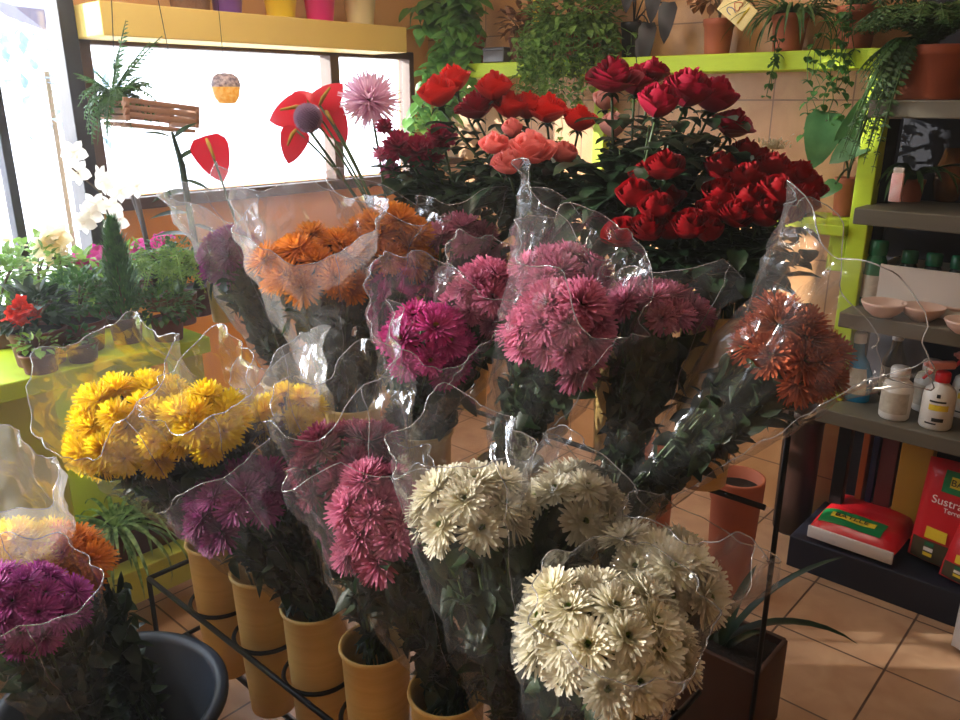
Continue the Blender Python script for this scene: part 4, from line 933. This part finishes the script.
for px, lb in ((228, 'ochre vase with dark mouth on the bench behind the crumpled sleeve'), (256, 'slimmer ochre vase beside the other one on the bench')):
    r = thing('bench_vase', lb, 'vase', bench(px, 2.36), group='ochre vases on the bench'); pot(r, .045, .035, .15 if px < 240 else .14, 'vase', rim=False); bushy(r, (0, 0, .18), .05, .05, 40, .05, 'leaf_dark', px)
r = potted('seedling_pot', 'little pot with dry seedling at the front edge of the bench', bench(40, 2.26) + V((0, 0, 0)), .05, .04, .055, 'terradark'); bushy(r, (0, 0, .075), .05, .03, 50, .03, 'leaf_lite', 31)
r = potted('seedling_pot', 'second little pot at the front edge beside the dry seedling', bench(84, 2.27), .045, .036, .055, 'plum'); bushy(r, (0, 0, .07), .04, .025, 36, .03, 'leaf_mid', 32)
# --- spider plant in the tray on the low shelf
p = at(146, 562, Z=.235); r = thing('spider_plant', 'spider plant with long striped leaves in a plum tray on the low lime shelf', 'potted plant', (p.x, 2.36, .236))
mb = MB(); box(mb, (0, 0, .006), (.30, .17, .012), 0, .003)
for a, b in (((0, -.085, .045), (.31, .012, .09)), ((0, .085, .045), (.31, .012, .09)), ((-.15, 0, .045), (.012, .17, .09)), ((.15, 0, .045), (.012, .17, .09))): box(mb, a, b, 0, .003)
mb.build('tray', M['plum'], r); mb = MB(); box(mb, (0, 0, .05), (.288, .158, .07), 0, .004); mb.build('soil', M['soil'], r)
straps(r, (-.03, -.02, .085), 46, .34, .014, 'spider', 41, 1.0, 2.0); straps(r, (.06, 0, .085), 24, .26, .013, 'spider', 42, 1.0, 1.9)
# --- wooden crate with strap-leaved plant, on the floor at the rack's end
r = thing('plant_crate', 'dark wooden crate with a strap-leaved plant on the floor at the end of the rack', 'potted plant', (1.77, .71, 0))
cw, cl, ch = .18, .25, .25; mb = MB()
box(mb, (-cw / 2, 0, ch / 2), (.014, cl, ch), 0, .003); box(mb, (cw / 2, 0, ch / 2), (.014, cl, ch), 0, .003); box(mb, (0, -cl / 2, ch / 2), (cw, .014, ch), 0, .003); box(mb, (0, cl / 2, ch / 2), (cw, .014, ch), 0, .003); box(mb, (0, 0, .012), (cw, cl, .014), 0, .002)
mb.build('crate', M['crate'], r); mb = MB(); box(mb, (0, 0, ch - .04), (cw - .016, cl - .016, .04), 0, .003); mb.build('soil', M['soil'], r)
mb = MB(); o = r.location
for (a, b), (c_, d_), w_, dr in (((712, 612), (830, 596), .034, 1.5), ((714, 598), (800, 545), .03, .9), ((716, 612), (760, 640), .03, .9), ((712, 606), (748, 572), .03, .7), ((708, 612), (740, 630), .03, 1.2), ((704, 612), (690, 560), .03, .6)):
    p = V((1.77 - .02, .71 + (712 - a) * .004, ch - .02)); q = at(c_, d_, X=1.85); leaf(mb, p - o, (q - p).normalized() + V((0, 0, .75)), V((0, 0, 1)), (q - p).length * 1.16, w_, dr, 9, .2, 0, 'strap'); mb.build('leaf', M['leaf_dark'], r); mb = MB()
for nm, lb, pos, rt, h, m in (('terracotta_planter', 'tall terracotta planter on the floor behind the rack post', (2.35, .96, 0), .085, .42, 'terra'), ('terracotta_planter', 'slender planter added behind the vases, copper orange in place of sunlight', (2.02, 1.10, 0), .075, .60, 'copper')):  # slender planter is added; its copper colour stands in for sunlight on a vase
    r = thing(nm, lb, 'planter', pos, group='planters behind the rack'); pot(r, rt, rt * .8, h, m)
# --- hanging in the window
hy = 2.70
c = at(150, 118, Y=hy); r = thing('hanging_planter', 'slatted wooden hanging planter with a feathery fern in the window', 'hanging planter', c)
mb = MB(); ang = Matrix.Rotation(.12, 3, 'Y')
for k in range(5): box(mb, ang @ V((.0, -.07 + .035 * k, -.03)), (.24, .026, .012), 0, .002, ang)
for z in (0, .022, .044):
    for y in (-.085, .085): box(mb, ang @ V((0, y, z)), (.26, .012, .016), 0, .002, ang)
for x in (-.12, .12):
    for z in (-.011, .011, .033): box(mb, ang @ V((x, 0, z)), (.014, .19, .016), 0, .002, ang)
mb.build('slatted_box', M['hangwood'], r); mb = MB()
for x in (-.11, .11): tube(mb, [V((x, 0, .04)), V((0, 0, ZC - c.z))], .0015, 4)
mb.build('hanging_wire', M['black_metal'], r)
f0 = at(112, 96, Y=hy) - c; mb = MB(); R = random.Random(2)
for k in range(46):
    a = R.uniform(0, 6.3); e = R.uniform(.06, .14); o = V((math.cos(a), math.sin(a), 0)); p0 = f0 + V((.02, 0, -.01)); frond(mb, bezier(p0, p0 + o * e * .6 + V((0, 0, .07)), p0 + o * e + V((0, 0, R.uniform(-.15, .09))), 5), .028, 0, 12, k)
for tx, ty in ((126, 20), (150, 42), (162, 36), (118, 52), (138, 58)):
    q = at(tx, ty, Y=hy) - c; frond(mb, bezier(f0, (f0 + q) / 2 + V((.0, 0, .02)), q, 6), .035, 0, 16, tx)
for tx, ty in ((88, 135), (92, 145), (84, 120), (100, 128)):
    q = at(tx, ty, Y=hy) - c; frond(mb, bezier(f0, (f0 + q) / 2 + V((-.03, 0, .05)), q, 6), .032, 0, 14, tx)
mb.build('foliage', M['leaf_mid'], r)
c = at(226, 88, Y=2.72); r = thing('hanging_lantern', 'small round amber and mosaic lantern hanging in the window', 'lantern', c)
mb = MB(); lathe(mb, [(0, -.055), (.03, -.052), (.044, -.03), (.05, 0), (.05, .006)], 28); mb.build('bowl', M['lantern_y'], r); mb = MB(); lathe(mb, [(.052, .004), (.053, .012), (.045, .035), (.03, .048), (.0, .052)], 28); mb.build('cap', M['lantern_b'], r)
mb = MB(); tube(mb, [V((0, 0, .05)), V((0, 0, ZC - c.z))], .0012, 4); mb.build('hanging_wire', M['black_metal'], r)
# --- pots on the pale yellow shelf
for px, rt, rb, h, m, lb in ((228, .062, .05, .11, 'pot_purple', 'purple plastic pot on the yellow shelf'), (281, .072, .053, .13, 'pot_yellow', 'yellow plastic pot on the yellow shelf'), (320, .07, .052, .14, 'pot_pink', 'magenta plastic pot on the yellow shelf'), (360, .075, .055, .15, 'pot_cream', 'cream plastic pot at the end of the yellow shelf')):
    p = at(px, 14, Y=2.86); r = thing('plastic_pot', lb, 'pot', (p.x, 2.86, 1.906), group='empty coloured pots'); pot(r, rt, rb, h, m, False)
p = at(190, 2, Y=2.86); r = thing('burlap_pot', 'burlap covered pot beside the purple pot on the yellow shelf', 'pot', (p.x, 2.86, 1.906)); pot(r, .08, .065, .10, 'burlap', False)
# --- on the lime wall shelf
def onshelf(px, X=2.885): p = at(px, 60, X=X); return V((X, p.y, LZ + .001))
r = potted('leafy_climber', 'tall leafy climbing plant in a pot at the corner end of the lime shelf', V((2.86, 2.62, LZ)), .07, .055, .12, 'terra')
mb = MB(); st = MB(); R = random.Random(17); o = r.location
for k in range(20):
    q = at(R.uniform(400, 482), R.uniform(-30, 130), X=2.78) - o; p0 = V((R.uniform(-.02, .02), R.uniform(-.02, .02), .1)); md = p0.lerp(q, .5) + V((-.02, 0, .12)); pts = bezier(p0, md, q, 8); tube(st, pts, .003, 5)
    for p in pts[1:]:
        for j in range(3):
            a = R.uniform(0, 6.3); leaf(mb, p, V((math.cos(a) - .3, math.sin(a) - .3, R.uniform(-1.1, .3))), V((-.3, -.3, 1)), R.uniform(.07, .12), .065, R.uniform(.2, .9), 4, .12, 0, 'heart' if j else 'oval')
mb.build('foliage', M['leaf_clim'], r); st.build('stem', M['stem'], r)
r = potted('hanging_foliage_plant', 'small leafy plant in a little terracotta pot below the climber in the corner', V((2.86, 2.88, 1.33)), .045, .035, .08, 'terra'); bushy(r, (-.03, -.02, .12), .11, .09, 90, .06, 'leaf_lite', 19)
t2 = thing('corner_bracket', 'small wooden bracket shelf in the corner under the little pot', 'shelf', (2.92, 2.93, 1.30)); part('plank', M['brown_wood'], [((2.78, 2.79, 1.30), (2.995, 3.025, 1.329))], t2)
r = potted('dry_plant', 'pot of dry brownish leaves on the lime shelf', onshelf(522), .06, .048, .10, 'terradark'); bushy(r, (0, 0, .15), .09, .07, 120, .05, 'leaf_dry', 23)
r = thing('tin_box', 'small dark grey tin on the lime shelf beside the dry plant', 'tin', onshelf(499, 2.84)); mb = MB(); box(mb, (0, 0, .025), (.08, .12, .05), 0, .005); mb.build('tin_body', M['silver'], r); mb = MB(); box(mb, (0, 0, .055), (.084, .124, .012), 0, .004); mb.build('lid', M['silver'], r)
r = potted('yellowing_plant', 'brown pot with one drooping yellow leaf on the lime shelf', onshelf(540), .055, .045, .11, 'terradark'); bushy(r, (0, 0, .16), .06, .06, 30, .06, 'leaf_dry', 24); mb = MB()
for k, (tx, ty) in enumerate(((526, 58), (531, 50))): q = at(tx, ty, X=2.80) - r.location; leaf(mb, V((-.02, 0, .14)), q - V((0, 0, .02)) + V((0, 0, .12)), V((-1, 0, .4)), .17, .025, 1.6, 8, .1, 0, 'strap')
mb.build('yellow_leaf', M['label_y'], r)
r = potted('trailing_ivy', 'large trailing ivy spilling over the lime shelf above the scarlet roses', onshelf(582, 2.87), .08, .06, .13, 'terra'); bushy(r, (-.06, 0, .17), .20, .12, 560, .042, 'leaf_ivy', 25, 'foliage', 'heart'); vines(r, (-.04, 0, .15), 80, .34, .05, .04, 'leaf_ivy', 26, (1.5, 4.8), out=.16); vines(r, (-.04, -.03, .15), 7, .48, .03, .034, 'leaf_ivy', 27, (2.4, 4.2), out=.09)
q = at(560, 48, X=2.74) - r.location; small_flowers(r, [q + V((0, k * .006, k * .004)) for k in range(3)], 'rosepink', .02, 'flower')
r = potted('dark_leaf_plant', 'dark pot with large blackish drooping leaves on the lime shelf', onshelf(632, 2.90), .05, .04, .13, 'leaf_purple'); mb = MB(); st = MB()
for tx, ty in ((648, 40), (645, 52), (655, 0), (668, 20), (630, -10), (638, -20)):
    q = at(tx, ty, X=2.84) - r.location; p0 = V((0, 0, .12)); tube(st, bezier(p0, p0.lerp(q, .5) + V((0, 0, .1)), q + V((0, 0, .05)), 6), .003, 5); leaf(mb, q + V((0, 0, .06)), V((-.3, -.1, -.5)), V((-1, -.4, .4)), .15, .07, .6, 6, .1, 0, 'heart'); mb.build('leaf', M['leaf_purple'], r); mb = MB()
st.build('stem', M['leaf_purple'], r)
r = potted('potted_houseplant', 'terracotta pot with sparse reddish leaves on the lime shelf beside the card tag', onshelf(716), .055, .043, .12, 'terra'); bushy(r, (0, 0, .2), .11, .07, 60, .05, 'leaf_dry', 33)
r = thing('price_tag', 'cream card tag with a heart emblem hanging among the shelf pots', 'tag', at(737, 10, X=2.78)); mb = MB(); e1 = (at(743, 32, X=2.78) - at(716, 8, X=2.78)).normalized(); e2 = (at(757, 14, X=2.78) - at(743, 32, X=2.78)).normalized(); e3 = e1.cross(e2).normalized()
rm = Matrix((e1, e2, e3)).transposed(); box(mb, (0, 0, 0), (.125, .078, .003), 0, .001, rm); mb.build('card', M['tag'], r); 
def strokes(name, pts, mat, rr=.0012): mb = MB(); tube(mb, [rm @ V((x, y, -.003 if e3.x > 0 else .003)) for x, y in pts], rr, 5); mb.build(name, mat, r)
hs = [(.010 * 16 * math.sin(a) ** 3 / 16, .010 * (13 * math.cos(a) - 5 * math.cos(2 * a) - 2 * math.cos(3 * a)) / 13) for a in [2 * PI * k / 24 for k in range(25)]]
strokes('heart_emblem', [(y * 1.4 - .005, x * 1.5 + .012) for x, y in hs], M['inkr']); strokes('scroll_emblem', [(-.014 + .018 * math.cos(a), -.014 + .010 * math.sin(a)) for a in [.5 + 4.6 * k / 14 for k in range(15)]], M['inkb'], .0012); strokes('rule_line', [(.032, -.03), (.032, .03)], M['label_y'], .003)
mb = MB(); tube(mb, [V((0, 0, .03)), V((.06, .02, .22))], .001, 4); mb.build('string', M['trunk'], r)
r = potted('potted_houseplant', 'terracotta pot with arching grassy leaves on the lime shelf', onshelf(786), .06, .047, .12, 'terra'); straps(r, (0, 0, .11), 70, .26, .012, 'leaf_fern', 35, 1.0, 2.0); vines(r, (-.08, 0, .03), 3, .16, .01, .03, 'leaf_mid', 36, (3.0, 3.4), out=.03)
r = potted('potted_houseplant', 'terracotta pot with trailing mint green leaves near the end of the lime shelf', onshelf(852), .065, .05, .13, 'terra'); ferny(r, (-.02, 0, .13), 30, .2, .12, .12, .035, 'leaf_fern', 37, 14); vines(r, (-.06, .02, .1), 9, .34, .03, .032, 'leaf_mid', 38, (2.2, 4.2), out=.06)
# --- on the grey shelving
p = at(940, 74, Z=SH[0]) ; r = potted('boston_fern', 'large terracotta pot with a dark fern hanging over the top shelf end', V((2.76, .68, SH[0] + .001)), .10, .085, .15, 'terra'); ferny(r, (0, .02, .15), 110, .22, .15, .02, .034, 'leaf_fern', 45, 18, az=(.9, 5.4)); ferny(r, (-.05, .03, .14), 44, .15, .08, .32, .032, 'leaf_fern', 46, 18, az=(1.5, 3.0))
r = potted('big_leaf_plant', 'terracotta pot with three broad arrow-shaped leaves on the small lime shelf', at(841, 216, Z=1.216) + V((.02, 0, 0)), .042, .034, .13, 'terra'); o = r.location; mb = MB(); st = MB()
for (bx, by), (tx, ty), w_, nr in (((828, 112), (815, 165), .13, (-1, -.6, .5)), ((872, 100), (838, 140), .07, (-.4, -1, .7)), ((872, 133), (830, 160), .10, (-.8, -.5, .9)), ((838, 182), (820, 196), .06, (-1, 0, .3))):
    b_ = at(bx, by, X=2.76) - o; t_ = at(tx, ty, X=2.70) - o; leaf(mb, b_, t_ - b_, V(nr), (t_ - b_).length * 1.05, w_, .25, 7, .06, 0, 'heart'); tube(st, bezier(V((0, 0, .12)), V((0, 0, .2)), b_.lerp(t_, .15), 6), .004, 6); mb.build('leaf', M['leaf_big'], r); mb = MB()
st.build('stem', M['stem'], r)
r = potted('small_fern', 'small terracotta pot with dark arching leaves on the grey upper shelf', at(902, 203, Z=SH[1]) + V((.07, 0, 0)), .042, .034, .07, 'terra'); straps(r, (0, 0, .07), 30, .22, .018, 'leaf_fern', 47, 1.3, 1.9); q = at(898, 185, X=r.location.x - .03) - r.location
r = thing('seed_packet', 'small pink and white packet leaning at the pot on the grey upper shelf', 'packet', at(897, 184, X=2.64)); mb = MB(); box(mb, (0, 0, -.01), (.012, .034, .085), 0, .003); mb.build('packet_body', M['pack'], r); mb = MB(); box(mb, (0, 0, .038), (.008, .03, .02), 0, .003); mb.build('top_fold', M['card'], r)

# ================================================================== LIGHT
mb = MB(); box(mb, ((X0 + XW) / 2, (Y0 + YW) / 2, ZC / 2), (XW - X0 - .02, YW - Y0 - .02, ZC - .02), 0, 0)
m, N, L, out = newmat('lens_glare'); vs = N('ShaderNodeVolumeScatter', Density=.024, Anisotropy=.65); L(vs.outputs[0], out.inputs['Volume'])  # scattering volume added to imitate veiling lens glare around the window
tag(mb.build('glare', m), 'added haze filling the shop air in the window light', 'glare', kind='stuff')
w = bpy.data.worlds.new('daylight'); sc.world = w; w.use_nodes = True; nt = w.node_tree
bg = nt.nodes['Background']; bg.inputs[0].default_value = (.86, .93, 1.0, 1); bg.inputs[1].default_value = 11.0
def light(name, kind, loc, e, col, size=None, sy=None, d=None):
    l = bpy.data.lights.new(name, kind); l.energy = e; l.color = col; o = bpy.data.objects.new(name, l); COL.objects.link(o); o.location = loc
    if size: l.shape = 'RECTANGLE'; l.size = size; l.size_y = sy or size
    if d: o.rotation_euler = V(d).to_track_quat('-Z', 'Y').to_euler()
    return o
s = light('sun', 'SUN', (0, 8, 6), 11.0, (1, .92, .78), d=(1.75, -2.15, -.60)); s.data.angle = .009
for nm, x0, x1, z0, z1 in (('window_portal', WX0, WX1, WZ0, WZ1), ('door_portal', DX0, DX1, .2, DZ1)):
    p = light(nm, 'AREA', ((x0 + x1) / 2, YW + .12, (z0 + z1) / 2), 1, (1, 1, 1), x1 - x0, z1 - z0, (0, -1, 0)); p.data.cycles.is_portal = True
for x, y, e in ((.2, -.8, 3), (2.1, 1.2, 9), (1.1, 2.1, 16)):  # unseen fill lights added to brighten the wall, yellow shelf and flowers
    light('ceiling_fill', 'AREA', (x, y, ZC - .03), e, (1, .86, .70), .9, .2, (0, 0, -1))
sc.view_settings.view_transform = 'Standard'; sc.view_settings.look = 'None'; sc.view_settings.exposure = .1; sc.view_settings.gamma = 1; sc.view_settings.use_curve_mapping = False
sc.cycles.transparent_max_bounces = 32; sc.cycles.max_bounces = 8
